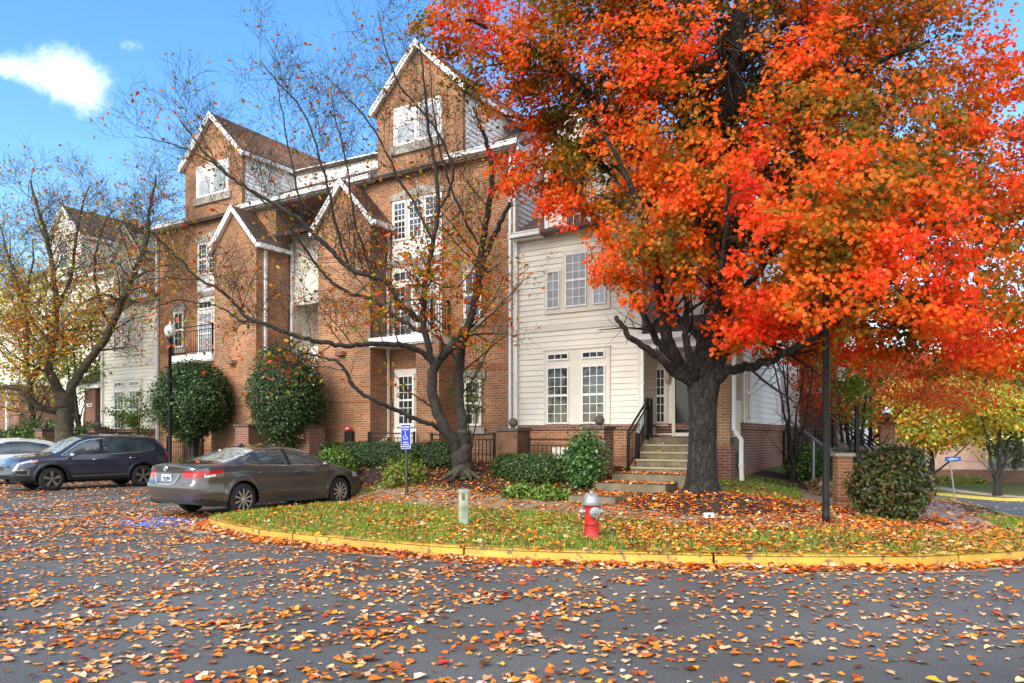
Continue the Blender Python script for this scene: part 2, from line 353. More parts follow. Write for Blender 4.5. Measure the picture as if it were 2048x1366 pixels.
# lawn
def grassmat(name, g1, g2, dry):
    m = bpy.data.materials.new(name); m.use_nodes = True; nt = m.node_tree; b = nt.nodes['Principled BSDF']; t = N(nt, 'ShaderNodeTexCoord')
    z = N(nt, 'ShaderNodeTexNoise'); z.inputs['Scale'].default_value = 40; z.inputs['Detail'].default_value = 4; nt.links.new(t.outputs['Object'], z.inputs['Vector'])
    y = N(nt, 'ShaderNodeTexNoise'); y.inputs['Scale'].default_value = .9; y.inputs['Detail'].default_value = 5; nt.links.new(t.outputs['Object'], y.inputs['Vector'])
    x = N(nt, 'ShaderNodeMixRGB'); x.inputs[1].default_value = (*g1, 1); x.inputs[2].default_value = (*g2, 1); nt.links.new(z.outputs['Fac'], x.inputs[0])
    r = N(nt, 'ShaderNodeMapRange'); r.inputs['From Min'].default_value = .45; r.inputs['From Max'].default_value = .68; nt.links.new(y.outputs['Fac'], r.inputs['Value'])
    x2 = N(nt, 'ShaderNodeMixRGB'); x2.inputs[2].default_value = (*dry, 1); nt.links.new(r.outputs[0], x2.inputs[0]); nt.links.new(x.outputs[0], x2.inputs[1])
    nt.links.new(x2.outputs[0], b.inputs['Base Color']); b.inputs['Roughness'].default_value = .9
    bp = N(nt, 'ShaderNodeBump'); bp.inputs['Strength'].default_value = .8; bp.inputs['Distance'].default_value = .03; nt.links.new(z.outputs['Fac'], bp.inputs['Height']); nt.links.new(bp.outputs[0], b.inputs['Normal'])
    return m
M_LAWN = grassmat('lawn', (.05, .085, .012), (.12, .16, .025), (.15, .12, .035))
M_MULCH = mat('mulch', (.045, .022, .014), .95, noise_=.6, nscale=25, bump=1, bscale=40)
M_PATH = mat('leaf_stained_concrete', (.27, .20, .125), .85, noise_=.25, nscale=2.5, bump=.3, bscale=40)
M_PAVE = mat('pavement', (.42, .32, .24), .8, noise_=.2, nscale=2, bump=.2, bscale=50)
sheet('lawn', island, lawnz, 0, M_LAWN, .45, kind='structure')

# kerb: concrete with yellow paint
def kerbmat():
    m = mat('yellow_kerb_paint', (.54, .31, .03), .6, noise_=.28, nscale=2.2, bump=.3, bscale=40); nt = m.node_tree; b = nt.nodes['Principled BSDF']
    src = b.inputs['Base Color'].links[0].from_socket; t = N(nt, 'ShaderNodeTexCoord')
    z = N(nt, 'ShaderNodeTexNoise'); z.inputs['Scale'].default_value = 7; z.inputs['Detail'].default_value = 9; z.inputs['Roughness'].default_value = .7; nt.links.new(t.outputs['Object'], z.inputs['Vector'])
    r = N(nt, 'ShaderNodeMapRange'); r.inputs['From Min'].default_value = .56; r.inputs['From Max'].default_value = .61; nt.links.new(z.outputs['Fac'], r.inputs['Value'])
    x = N(nt, 'ShaderNodeMixRGB'); x.inputs[2].default_value = (.16, .10, .055, 1); nt.links.new(r.outputs[0], x.inputs[0]); nt.links.new(src, x.inputs[1]); nt.links.new(x.outputs[0], b.inputs['Base Color']); return m
M_KERB = kerbmat()
def kerb(name, line, zf, m, width=.19, h=.17, gap=3.05, **kw):
    """line runs with the road on its right-hand side; kerb stands on the left of it, in stones with thin joints"""
    P = [Vector((p[0], p[1], 0)) for p in line]; mb = MB(); acc = 0; run = []; L = 0
    prof = [(-.02, -.12), (0, -.02), (.012, h-.035), (.035, h-.006), (width-.02, h+.004), (width, h-.01), (width, -.1)]
    def flush(run):
        if len(run) < 2: return
        vs = []
        for p, nrm in run:
            z0 = float(zf(p.x, p.y))
            for o_, hz in prof: vs.append((p.x+nrm.x*o_, p.y+nrm.y*o_, z0+hz))
        k = len(prof); fs = [(i*k+j, (i+1)*k+j, (i+1)*k+j+1, i*k+j+1) for i in range(len(run)-1) for j in range(k-1)]
        fs += [tuple(range(k)), tuple(range((len(run)-1)*k, len(run)*k))[::-1]]
        mb.add(vs, fs)
    for i in range(len(P)-1):
        a, b = P[i], P[i+1]; d = b-a; l = d.length; n = max(1, int(l/.1)); t = d/l if l else d
        for j in range(n):
            q = a + d*(j/n)
            ta = (P[min(i+1, len(P)-1)]-P[max(i-1, 0)]).normalized(); tb = (P[min(i+2, len(P)-1)]-P[i]).normalized(); tt = ta.lerp(tb, j/n).normalized()
            nrm = Vector((-tt.y, tt.x, 0)); run.append((q, nrm)); L += l/n
            if L > gap: flush(run); run = [(q+tt*.03, nrm)]; L = 0
    flush(run)
    return mb.build(name, m, smooth='auto', **kw)
kerb('kerb', edge2[:], roadz, M_KERB, kind='structure')
# concrete gutter pan in front of the kerb
def offset(line, d):
    P = [Vector((p[0], p[1], 0)) for p in line]; out = []
    for i in range(len(P)):
        t = (P[min(i+1, len(P)-1)]-P[max(i-1, 0)]).normalized(); out.append((P[i].x - t.y*d, P[i].y + t.x*d))
    return out
seg = edge2[20:-40]
sheet('gutter_pan', offset(seg, .05) + offset(seg, -.32)[::-1], roadz, .004, M_CONC, .3, kind='structure')
nz_ = edge2[6:34]
sheet('gutter_apron', offset(nz_, .03) + offset(nz_, -.5)[::-1], roadz, .008, M_CONC, .3, kind='structure')

# pavement (leaf covered) curving behind the lawn, then out to the road on the right
walk = [p for p in catmull([(-6.8,20.9),(-4.6,18.75),(-3.6,17.8),(-2.5,16.95),(-1.3,16.0),(.25,14.95),(1.65,14.0),(2.8,12.9),(3.9,12.45),(5.3,12.55),(6.7,12.8),(7.7,13.1)], 5)]
wl = [(p.x, p.y) for p in walk]
sheet('pavement', offset(wl, -.55) + offset(wl, .55)[::-1], lawnz, .006, M_PATH, .3, kind='structure')
wr_ = [(7.0,12.0),(8.0,13.2),(9.2,15.6),(11.3,19.6),(13.8,24.2),(18.6,33.5),(22.6,41)]
wr2 = [(p.x, p.y) for p in catmull(wr_, 4)]
sheet('right_pavement', offset(wr2, -.45) + offset(wr2, .75)[::-1], lawnz, .010, M_PAVE, .4, kind='structure')
path = [(p.x, p.y) for p in catmull([(5.2,12.9),(6.3,14.8),(7.3,17.6),(8.1,20.2),(8.6,22.5)], 5)]
sheet('garden_path', offset(path, -.5) + offset(path, .5)[::-1], lawnz, .012, M_PATH, .35, kind='structure')
# mulch beds
bed = offset(wl[:40], .62)
bedp = [b for b in bed if b[0] < 1.3] + [(2.0,14.9),(2.5,16.0),(2.7,17.3),(3.0,18.3),(-2,21.2),(-8,25),(-18,30.5),(-20,30.4),(-13.5,27.3),(-8.3,22.6)]
sheet('mulch_bed', bedp, lawnz, .004, M_MULCH, .3, kind='structure')
def ell(cx, cy, rx, ry, n=28, s=0): 
    r_ = random.Random(s); return [(cx+rx*math.cos(t)*(1+r_.uniform(-.07,.07)), cy+ry*math.sin(t)*(1+r_.uniform(-.07,.07))) for t in [2*math.pi*i/n for i in range(n)]]
sheet('mulch_mound', ell(*MOUND, 1.75, 1.45, s=2), lawnz, .016, M_MULCH, .15, kind='structure')
sheet('mulch_ring', ell(6.9, 18.9, 1.35, 1.0, s=3), lawnz, .018, M_MULCH, .2, kind='structure')
sheet('mulch_patch', ell(7.15, 14.1, 1.0, .75, s=4), lawnz, .020, M_MULCH, .2, kind='structure')

# painted markings
M_BLUE = mat('blue_road_paint', (.03, .20, .62), .6, noise_=.25, nscale=9)
M_ROADW = mat('white_road_paint', (.55, .55, .55), .6, noise_=.3, nscale=9)
Hc = U2; Rc = U1
def ppoly(name, c, pts, m, z): 
    mb = MB(); mb.add([c + Rc*x + Hc*y + Vector((0, 0, z)) for x, y in pts], [tuple(range(len(pts)))]); return mb.build(name, m, kind='structure')
pc = Vector((-6.75, 14.25, 0))
ppoly('parking_marking', pc, [(-.8,-.62),(.8,-.62),(.8,.62),(-.8,.62)], M_BLUE, .004)
mb = MB()
def strk(mb, c, p, q, w, z): 
    p = c + Rc*p[0] + Hc*p[1]; q = c + Rc*q[0] + Hc*q[1]; t = (q-p).normalized(); n = Vector((-t.y, t.x, 0))*w/2
    mb.quad(p-n+Vector((0,0,z)), q-n+Vector((0,0,z)), q+n+Vector((0,0,z)), p+n+Vector((0,0,z)))
arc = [(-.08+.24*math.cos(a), -.12+.24*math.sin(a)) for a in [R(d) for d in range(110, 381, 18)]]
for p, q in zip(arc, arc[1:]): strk(mb, pc, p, q, .06, .008)
for p, q in [((-.06,.38),(-.04,.02)),((-.04,.02),(.2,.02)),((.2,.02),(.32,-.3)),((.32,-.3),(.42,-.26)),((-.06,.2),(.14,.2))]: strk(mb, pc, p, q, .06, .008)
mb.build('wheelchair_marking', M_ROADW, kind='structure')
mb = MB()
for k in range(5):
    c = Vector((-8.6, 15.9, 0)) - Rc*2.75*k + Hc*.2*k; strk(mb, c, (0, -2), (0, 2.8), .1, .004)
mb.build('parking_line', M_ROADW, kind='structure')

# far side of the side road
far = [(29.6,41),(29.4,44.3),(29.4,48),(29.4,53),(28.5,58),(70,62),(75,40),(40,36)]
def farz(X, Y): 
    X = np.asarray(X, float); Y = np.asarray(Y, float); return roadz(X, Y)*0 - 2.08 + np.clip(Y-46, 0, 20)*.012 + .02*np.clip(X-30, 0, 40)*.3
M_KERBY = mat('pale_yellow_kerb', (.62, .47, .10), .6, noise_=.2, nscale=4)
fl = [(44, 35.5), (36, 39.3), (31.4, 42.6), (29.2, 45.4), (28.2, 49.5), (28.6, 56), (29.5, 61)]
flc = [(p.x, p.y) for p in catmull(fl, 6)]
sheet('far_lawn', flc + [(70, 75), (90, 40)], farz, 0, M_LAWN, 1.2, kind='structure')
flr = flc[::-1]
kerb('far_kerb', flr, lambda x, y: roadz(x, y), M_KERBY, h=.17, kind='structure', width=.3)
sheet('far_pavement', offset(flr, 1.3) + offset(flr, 2.7)[::-1], farz, .02, M_PAVE, .8, kind='structure')
# ------------------------------------------------------------ leaves
def rotmats(n, tilt, spin=None, r=rng):
    """random frames: normals tilted from +z by about 'tilt' radians"""
    az = r.uniform(0, 2*np.pi, n); tl = np.abs(r.normal(0, tilt, n)); sp = r.uniform(0, 2*np.pi, n)
    nx = np.sin(tl)*np.cos(az); ny = np.sin(tl)*np.sin(az); nz = np.cos(tl); Nn = np.stack([nx, ny, nz], 1)
    return frames(Nn, sp)
def frames(Nn, sp):
    Nn = Nn/np.linalg.norm(Nn, axis=1, keepdims=True)
    ref = np.where(np.abs(Nn[:, 2:3]) < .9, np.array([[0, 0, 1.]]), np.array([[1., 0, 0]]))
    u = np.cross(ref, Nn); u /= np.linalg.norm(u, axis=1, keepdims=True); v = np.cross(Nn, u)
    c, s = np.cos(sp)[:, None], np.sin(sp)[:, None]
    return u*c+v*s, -u*s+v*c, Nn
MAPLE = (np.array([[0,-.5,0],[.33,-.42,.06],[.30,-.13,.05],[.56,.06,.10],[.22,.17,.03],[0,.56,0],[-.22,.17,.03],[-.56,.06,.10],[-.30,-.13,.05],[-.33,-.42,.06]]),
         [(0,1,2,3,4,5),(0,5,6,7,8,9)])
OVAL = (np.array([[0,-.5,0],[.26,-.15,.07],[.22,.22,.06],[0,.5,0],[-.22,.22,.06],[-.26,-.15,.07]]), [(0,1,2,3),(0,3,4,5)])
RHOMB = (np.array([[0,-.5,0],[.3,0,.05],[0,.5,0],[-.3,0,.05]]), [(0,1,2,3)])
CURL = (np.array([[0,-.5,.0],[.30,-.30,.16],[.40,.10,.22],[.12,.28,.05],[0,.55,.10],[-.16,.26,.06],[-.42,.06,.2],[-.28,-.3,.14]]), [(0,1,2,3),(0,3,4,5),(0,5,6,7)])
def leaves(name, pos, size, shape, frame, col, m, parent=None, curl=1.0):
    """one mesh of many leaves; col (n,3); shape = (verts, faces)"""
    sv, sf = shape; n = len(pos); k = len(sv); u, v, w = frame
    size = np.broadcast_to(size, (n,)).astype(float); cu = np.broadcast_to(curl, (n,)).astype(float)
    V = pos[:, None] + size[:, None, None]*(sv[None, :, 0:1]*u[:, None] + sv[None, :, 1:2]*v[:, None] + (sv[None, :, 2:3]*cu[:, None, None])*w[:, None])
    fl = np.concatenate([np.array(f) for f in sf]); cnt = np.array([len(f) for f in sf])
    L = (np.arange(n)[:, None]*k + fl[None]).ravel(); T = np.tile(cnt, n)
    return np_mesh(name, V.reshape(-1, 3), T, L, m, np.repeat(col, k, 0), parent)
def palette(cols, wts, n, jit=.12, r=rng):
    cols = np.array(cols, float); i = r.choice(len(cols), n, p=np.array(wts)/sum(wts)); c = cols[i]
    return np.clip(c*(1+r.normal(0, jit, (n, 1)))*(1+r.normal(0, jit*.4, (n, 3))), 0.003, .9)
def nfield(P, scale, seed):
    """smooth pseudo random field in 0..1 at points"""
    r = np.random.default_rng(seed); out = np.zeros(len(P)); 
    for k in range(7):
        d = r.normal(size=3); d /= np.linalg.norm(d); f = scale*r.uniform(.6, 1.9); out += np.sin(P @ d*f*2*np.pi + r.uniform(0, 6.28) + 1.7*np.sin(P @ np.roll(d, 1)*f*3.1))
    return 1/(1+np.exp(-out*.9))

# ------------------------------------------------------------ litter on the ground
LIT = [lin(226,136,38), lin(210,108,32), lin(226,180,132), lin(210,158,108), lin(232,204,172), lin(164,84,42), lin(200,52,36), lin(222,172,60), lin(116,64,38)]
LIT = [tuple(min(c*1.05, .9) for c in q) for q in LIT]
def litter(name, X, Y, zf, wts, smin, smax, lift, label, curl=(.3, 1.6), tilt=.3, group=None):
    n = len(X); Z = zf(X, Y) + .012 + rng.uniform(0, lift, n)
    P = np.stack([X, Y, Z], 1); c = palette(LIT, wts, n, .16)
    o = leaves(name, P, smin + (smax*1.45-smin)*rng.beta(1.3, 2.5, n), CURL, rotmats(n, tilt*.7), c, M_GLEAF, curl=.75*rng.uniform(*curl, n)*rng.choice([1, 1, -1], n))
    tag(o, label, 'fallen leaves', group, 'stuff'); return o
isl = np.array([(p[0], p[1]) for p in island])
def scat(n, x0, x1, y0, y1, dens=None, seed=1):
    r = np.random.default_rng(seed); X = r.uniform(x0, x1, n); Y = r.uniform(y0, y1, n); k = np.ones(n, bool)
    if dens is not None: k = r.uniform(0, 1, n) < dens(X, Y)
    return X[k], Y[k]
def clump(X, Y, s, sd): return nfield(np.stack([X, Y, X*0], 1), s, sd)
# road, nearer part
X, Y = scat(90000, -12, 12, 3.6, 16, lambda X, Y: .10 + .85*clump(X, Y, .75, 3)**1.6 * (.42 + .58*sst(-X, -4, 3)) , 11)
k = ~inpoly(X, Y, isl) & (np.abs(X) < Y*.75+.6); X, Y = X[k], Y[k]
WR = [5.5, 3.6, 4.4, 5.2, 1.2, 3.0, .45, .35, 1.0]
litter('fallen_leaves', X, Y, roadz, WR, .032, .088, .006, 'orange and pale tan leaves strewn over the dark asphalt')
X, Y = scat(52000, -30, -1, 13.5, 34, lambda X, Y: .12 + .75*clump(X, Y, .4, 5)**1.3, 12)
k = ~inpoly(X, Y, isl) & (X > -Y*.75); X, Y = X[k], Y[k]
litter('fallen_leaves', X, Y, roadz, [6, 3.6, 3, 4, 1.2, 3, .5, .6, .6], .045, .10, .012, 'orange and tan leaves on the parking area around the cars')
# drift along the kerb
E_ = np.array([(p.x, p.y) for p in edge[16:-36]]); r_ = np.random.default_rng(5); n = 9000
i = r_.integers(0, len(E_)-1, n); t = r_.uniform(0, 1, n); q = E_[i]*(1-t[:, None]) + E_[i+1]*t[:, None]; d = E_[i+1]-E_[i]; L_ = np.linalg.norm(d, axis=1, keepdims=True); d = d/L_
keep = r_.uniform(0, 1, n) < np.clip(L_[:, 0]/.28, .05, 1)
of = -np.abs(r_.normal(0, .14, n)) - .03; q = q + np.stack([-d[:, 1], d[:, 0]], 1)*of[:, None]; q = q[keep]; of = of[keep]
litter('fallen_leaves', q[:, 0], q[:, 1], roadz, [5, 4, 2.4, 3.4, 1.4, 3, 1.5, .6, 1], .045, .095, .05, 'red and orange leaves drifted against the yellow kerb', tilt=.55)
X, Y = scat(1800, 8, 45, 11, 46, lambda X, Y: .9*clump(X, Y, .3, 9), 13)
k = ~inpoly(X, Y, isl); litter('fallen_leaves', X[k], Y[k], roadz, [2, 2, 5, 5, 4, 2, .5, .5, .5], .07, .12, .01, 'pale leaves thinly scattered on the side road at right')
# lawn, beds and pavement
X, Y = scat(84000, -6, 8.5, 9, 20.5, lambda X, Y: .30 + .7*clump(X, Y, .5, 21)*sst(X+.25*(Y-10), -4.6, 1.5), 14)
k = inpoly(X, Y, isl) & (np.abs(X) < Y*.72+.3)
b_ = (X-C0.x)*U2.x + (Y-C0.y)*U2.y; k &= b_ < -.2
X, Y = X[k], Y[k]
left = X < .9; green = (~inpoly(X, Y, bedp)) & (X < 1.5) & (Y < 16)
kk = np.where(green, rng.uniform(0, 1, len(X)) < .40, rng.uniform(0, 1, len(X)) < .78)
kk &= ~(inpoly(X, Y, [(4.6,15.2),(7,16.5),(7.5,20),(3,18)]) & (rng.uniform(0, 1, len(X)) < .75))
kk &= ~(inpoly(X, Y, bedp) & (rng.uniform(0, 1, len(X)) < .45))
litter('fallen_leaves', X[kk], Y[kk], lawnz, [6, 4.6, 1.2, 3.2, .3, 4.5, .7, 1.6, 2.6], .04, .085, .035, 'thick orange and brown leaves over the lawn and beds', tilt=.5)
X, Y = scat(26000, 6.2, 26, 11, 42, lambda X, Y: np.exp(-((X-7.0-(Y-11)*.54)/1.3)**2)*(.9 if True else 0), 15)
k = inpoly(X, Y, isl); litter('fallen_leaves', X[k], Y[k], lawnz, [2, 3, 2, 2, 1, 4, 2, .5, 3], .06, .11, .02, 'reddish brown leaves on the pavement at right')
# grass blades
def blades(name, X, Y, zf, h0, h1, cols, wts, label):
    n = len(X); Z = zf(X, Y); a = rng.uniform(0, 6.28, n); w = rng.uniform(.004, .009, n); h = rng.uniform(h0, h1, n); ln = rng.normal(0, .35, (n, 2))*h[:, None]
    P = np.stack([X, Y, Z], 1); dx = np.stack([np.cos(a)*w, np.sin(a)*w, np.zeros(n)], 1)
    V = np.stack([P-dx, P+dx, P+np.stack([ln[:, 0], ln[:, 1], h], 1)], 1).reshape(-1, 3); c = np.repeat(palette(cols, wts, n, .2), 3, 0)
    o = np_mesh(name, V, np.full(n, 3), np.arange(3*n), M_GREEN, c); return tag(o, label, 'grass', kind='stuff')
X, Y = scat(150000, -5.6, 10.5, 9, 18.5, lambda X, Y: np.clip(.25+.9*clump(X, Y, .7, 33), 0, 1)*(1-.3*sst(X, -.5, 2.5)), 16)
k = inpoly(X, Y, isl) & ~inpoly(X, Y, bedp) & ~inpoly(X, Y, offset(wl, -.55)+offset(wl, .55)[::-1]) & (np.hypot((X-MOUND[0])/1.7, (Y-MOUND[1])/1.4) > 1) & ~inpoly(X, Y, offset(path, -.5)+offset(path, .5)[::-1]) & ~inpoly(X, Y, offset(wr2, -.45)+offset(wr2, .75)[::-1])
X, Y = X[k], Y[k]
blades('lawn_grass', X, Y, lawnz, .035, .085, [(.17,.29,.015),(.25,.36,.02),(.36,.34,.06),(.10,.18,.01)], [4, 4, 2, 1.4], 'short green grass blades of the lawn behind the kerb')

# ------------------------------------------------------------ tree growing
def limb(mb, pts, r0, r1, n=8, wob=.04, sub=5, seed=0, pw=.8):
    r = random.Random(seed); P = catmull3([Vector(p) for p in pts], sub); k = len(P)
    if wob:
        for i in range(1, k-1): P[i] = P[i] + Vector((r.uniform(-1,1), r.uniform(-1,1), r.uniform(-1,1)))*wob
    rad = [r1 + (r0-r1)*(1-i/(k-1))**pw for i in range(k)]
    mb.tube(P, rad, n); return P, rad
def catmull3(P, n):
    out = []; Q = [P[0]*2-P[1]] + P + [P[-1]*2-P[-2]]
    for i in range(1, len(Q)-2):
        for k in range(n):
            t = k/n; a, b, c, d = Q[i-1], Q[i], Q[i+1], Q[i+2]
            out.append(.5*((2*b) + (c-a)*t + (2*a-5*b+4*c-d)*t*t + (3*b-a-3*c+d)*t**3))
    out.append(P[-1]); return out
def sprout(mb, P, rad, rnd, count, length, depth, up=.25, t0=.25, spots=None, rk=.55, twn=3, spread=.9, bias=None, minr=.003, droop=0):
    """side shoots along a limb, recursively; twig ends are collected in spots"""
    k = len(P)
    for c in range(count):
        t = t0 + (1-t0)*(c+rnd.random())/count; f = t*(k-1); i = min(int(f), k-2); p = P[i].lerp(P[i+1], f-i)
        d = (P[min(i+1, k-1)]-P[max(i-1, 0)]).normalized()
        v = Vector((rnd.gauss(0, 1), rnd.gauss(0, 1), rnd.gauss(0, 1))); v = (v - d*v.dot(d)).normalized()
        dr = (d*(1-spread*.45) + v*spread + Vector((0, 0, up))).normalized()
        if bias is not None: dr = (dr + bias*.3).normalized()
        L = length*rnd.uniform(.55, 1.25)*(1.15-.55*t); r = max(rad[i]*rk*rnd.uniform(.6, 1), minr)
        r = min(r, L*.03)
        pts = [p]; s = 5 if depth > 0 else 3; q = p.copy(); dd = dr.copy()
        for j in range(s):
            dd = (dd + Vector((rnd.gauss(0, .10), rnd.gauss(0, .10), rnd.gauss(0, .09)+up*.12-droop))).normalized(); q = q + dd*(L/s); pts.append(q.copy())
        rr = [r*(1-.72*j/s) for j in range(s+1)]
        mb.tube(pts, rr, 5 if r > .02 else twn, cap=False)
        if spots is not None and depth <= 1: spots.extend([(pts[j].x, pts[j].y, pts[j].z) for j in range(1, s+1)])
        if depth > 0: sprout(mb, pts, rr, rnd, max(2, int(count*.5)), length*.58, depth-1, up, .2, spots, .6, twn, spread, bias, minr, droop)

# maple bark with upright furrows
def barkmap(m, sx=12, sz=4.2, st=1.0):
    nt = m.node_tree; b = nt.nodes['Principled BSDF']; t = N(nt, 'ShaderNodeTexCoord'); mp = N(nt, 'ShaderNodeMapping'); mp.inputs['Scale'].default_value = (sx, sx, sz)
    nt.links.new(t.outputs['Object'], mp.inputs['Vector']); z = N(nt, 'ShaderNodeTexNoise'); z.inputs['Scale'].default_value = 1; z.inputs['Detail'].default_value = 5; z.inputs['Distortion'].default_value = 1.6
    nt.links.new(mp.outputs[0], z.inputs['Vector']); r = N(nt, 'ShaderNodeMapRange'); r.inputs['From Min'].default_value = .36; r.inputs['From Max'].default_value = .6
    nt.links.new(z.outputs['Fac'], r.inputs['Value']); bp = N(nt, 'ShaderNodeBump'); bp.inputs['Strength'].default_value = st; bp.inputs['Distance'].default_value = .035
    nt.links.new(r.outputs[0], bp.inputs['Height']); nt.links.new(bp.outputs[0], b.inputs['Normal'])
    x = N(nt, 'ShaderNodeMixRGB', blend_type='MIX'); x.inputs[1].default_value = (.006, .005, .005, 1); x.inputs[2].default_value = (.042, .037, .030, 1); nt.links.new(r.outputs[0], x.inputs[0]); nt.links.new(x.outputs[0], b.inputs['Base Color'])
barkmap(M_BARKM)

# ---- the big maple
def maple():
    D = 15.0; base = Vector((3.78, D, lz(3.78, D)-.1)); root = empty('maple_tree', base, 0, 'large maple with dark furrowed trunk and fiery orange red crown on a mulch mound', 'tree')
    mb = MB(); rnd = random.Random(5); off = -base
    def P(px, py, dy=0): return at(px, py, D+dy) + off
    # flared trunk with a lobed section
    vs = []; fs = []; n = 28
    lev = [(1000,.52),(985,.40),(972,.335),(955,.30),(920,.275),(870,.262),(820,.265),(790,.29),(768,.32),(752,.29),(738,.2)]
    for li, (py, r) in enumerate(lev):
        c = P(1402 + (li*.6), py)
        for j in range(n):
            a = 2*math.pi*j/n; fl = max(0, (r-.31))*1.5; rr = r*(1 + .035*math.sin(5*a+1)+.03*math.sin(9*a+li*.15)) + fl*(.35*math.sin(6*a+.6)+.25*math.sin(3*a))
            vs.append(c + Vector((math.cos(a)*rr, math.sin(a)*rr, -fl*.2*math.sin(6*a))))
    for i in range(len(lev)-1):
        for j in range(n): fs.append((i*n+j, i*n+(j+1) % n, (i+1)*n+(j+1) % n, (i+1)*n+j))
    mb.add(vs, fs)
    L = []
    def lm(pts, r0, r1, cnt, ln, dep=2, n=9, sd=0):
        q, rd = limb(mb, [P(*p) for p in pts], r0, r1, n, .035, 5, sd); L.append((q, rd, cnt, ln, dep)); return q
    lm([(1408,785,0),(1412,730,0),(1424,660,.1),(1436,600,.2),(1442,520,.3),(1447,430,.3),(1452,330,.4),(1462,240,-.5),(1470,150,-1.1),(1478,40,-1.4),(1485,-90,0),(1490,-230,0)], .30, .07, 16, 2.6)
    lm([(1400,775,0),(1362,735,-.2),(1338,690,-.5),(1325,640,-.7),(1318,570,-1),(1300,480,-1.4),(1262,380,-1.7),(1210,270,-2)], .15, .03, 11, 1.7)
    lm([(1395,770,0),(1350,748,-.3),(1318,715,-.6),(1280,690,-.8),(1252,665,-1),(1232,632,-1.1)], .085, .04, 3, .6, 1)
    lm([(1395,765,-.1),(1382,730,-.5),(1372,680,-.7),(1370,620,-.8),(1380,540,-1),(1395,440,-1.6),(1400,340,-2)], .085, .025, 8, 1.4)
    lm([(1398,760,.1),(1350,720,.3),(1320,690,.5),(1290,640,.8),(1250,560,1.1),(1190,440,1.3),(1130,350,1.2)], .10, .025, 9, 1.5)
    lm([(1415,700,0),(1395,670,.2),(1370,650,.3),(1330,600,.9),(1280,500,1.6)], .09, .03, 6, 1.4)
    lm([(1442,500,.3),(1380,400,.2),(1290,300,0),(1200,210,-.2),(1110,130,-.4),(1010,70,-.5),(930,40,-.6)], .12, .025, 14, 1.6)
    lm([(1446,420,.3),(1400,300,.6),(1340,180,1),(1260,60,1.2),(1180,-60,1.2)], .11, .03, 11, 1.8)
    lm([(1438,560,.2),(1340,440,.6),(1200,330,1),(1090,260,1.1),(990,220,1)], .09, .02, 10, 1.4)
    lm([(1420,775,0),(1452,745,-.3),(1490,735,-.5),(1540,720,-.9),(1600,690,-1.3),(1680,640,-1.8),(1780,560,-2.3),(1900,470,-2.6)], .11, .025, 12, 1.6)
    lm([(1422,765,-.1),(1445,715,-.1),(1480,680,0),(1540,670,.2),(1600,640,.4),(1700,560,.7),(1820,450,1),(1950,330,1.2)], .13, .03, 13, 1.8)
    lm([(1425,690,0),(1455,640,.4),(1490,580,.9),(1560,480,1.5),(1650,360,2),(1740,250,2.4)], .11, .03, 10, 1.7)
    lm([(1448,420,.3),(1480,320,0),(1520,200,-.5),(1548,100,-.8),(1570,-20,-1)], .12, .04, 11, 2)
    lm([(1452,360,.3),(1520,240,-.6),(1620,170,-1.3),(1740,130,-1.9),(1860,80,-2.3)], .10, .025, 11, 1.7)
    lm([(1444,500,.2),(1500,400,-.8),(1580,330,-1.7),(1690,300,-2.5),(1800,280,-3)], .09, .025, 10, 1.5)
    lm([(1420,720,-.1),(1430,640,-1),(1440,560,-1.8),(1450,460,-2.5),(1460,360,-3)], .08, .025, 9, 1.4)
    lm([(1470,150,.3),(1560,60,.6),(1680,-20,1),(1800,-60,1.2)], .07, .03, 8, 1.8)
    spots = []
    for q, rd, c, ln, dep in L:
        sprout(mb, q, rd, rnd, c, ln, dep-1 if dep > 1 else 0, .12, .3, spots, .42, 3, .9)
    mb.build('trunk', M_BARKM, root, smooth=True)
    # crown: sprays of leaves inside overlapping lobes
    lobes = [(1060,40,-.5,1.75),(925,50,-.6,.95),(985,150,-.4,.95),(1200,120,0,1.9),(1340,60,-.5,2.0),(1150,270,.8,1.0),(1230,330,.2,1.25),(1370,250,-1.2,1.8),(1120,350,.9,.6),
             (1330,430,-1.4,1.45),(1250,520,-.9,.75),(1290,585,-1.0,.62),(1420,480,-1.8,1.3),(1400,570,-1.3,.7),(1500,110,-1.0,2.3),(1680,90,-1,2.2),(1840,120,-1.2,1.65),(1960,205,-.6,1.1),
             (1540,330,-1.9,1.8),(1720,330,-2.1,1.9),(1880,340,-1.6,1.9),(2040,360,-1,1.8),(1540,520,-1.6,1.25),(1680,500,-2,1.5),(1830,520,-2.0,1.5),(1980,530,-1.4,1.5),(1510,630,-.9,.6),
             (1600,615,-1.4,.9),(1740,640,-1.6,.9),(1880,650,-1.2,.95),(2030,670,-.8,1.0),(1170,60,1.2,1.7),(1330,250,1.6,1.8),(1560,200,2,2.4),(1760,250,2,2.2),(1950,310,1.4,1.6),(1640,430,1.5,1.8),(1840,470,1.4,1.8),(1500,420,1.3,1.4),
             (1440,-60,0,2.5),(1240,-100,0,2),(1680,-100,0,2.4),(1840,-60,0,1.4),(1500,-250,0,2.4),(2130,330,-.5,1.6),(2150,520,-.5,1.7),(1650,585,-3.5,1.0),(1600,480,-3.4,1.0),(1740,560,-3.5,1.0),(1860,600,-3.2,1.0),(1690,430,-3.6,1.2),(1540,560,-3,.8),(1790,430,-3.4,1.2),(1960,640,-2.6,1.0),(1130,330,.3,.85),(1115,400,.2,.42),(1185,430,-.3,.6),(1080,200,.2,.8),(1660,660,-3.2,.45),(1480,660,-1.2,.5),(1760,690,-1.0,.7),(1900,705,-.8,.8),(2020,720,-.4,.9),(1600,670,.6,.8),(1700,690,1,.8),(1030,325,.3,.42),(1020,360,.2,.3)]
    r = np.random.default_rng(3); cen = []
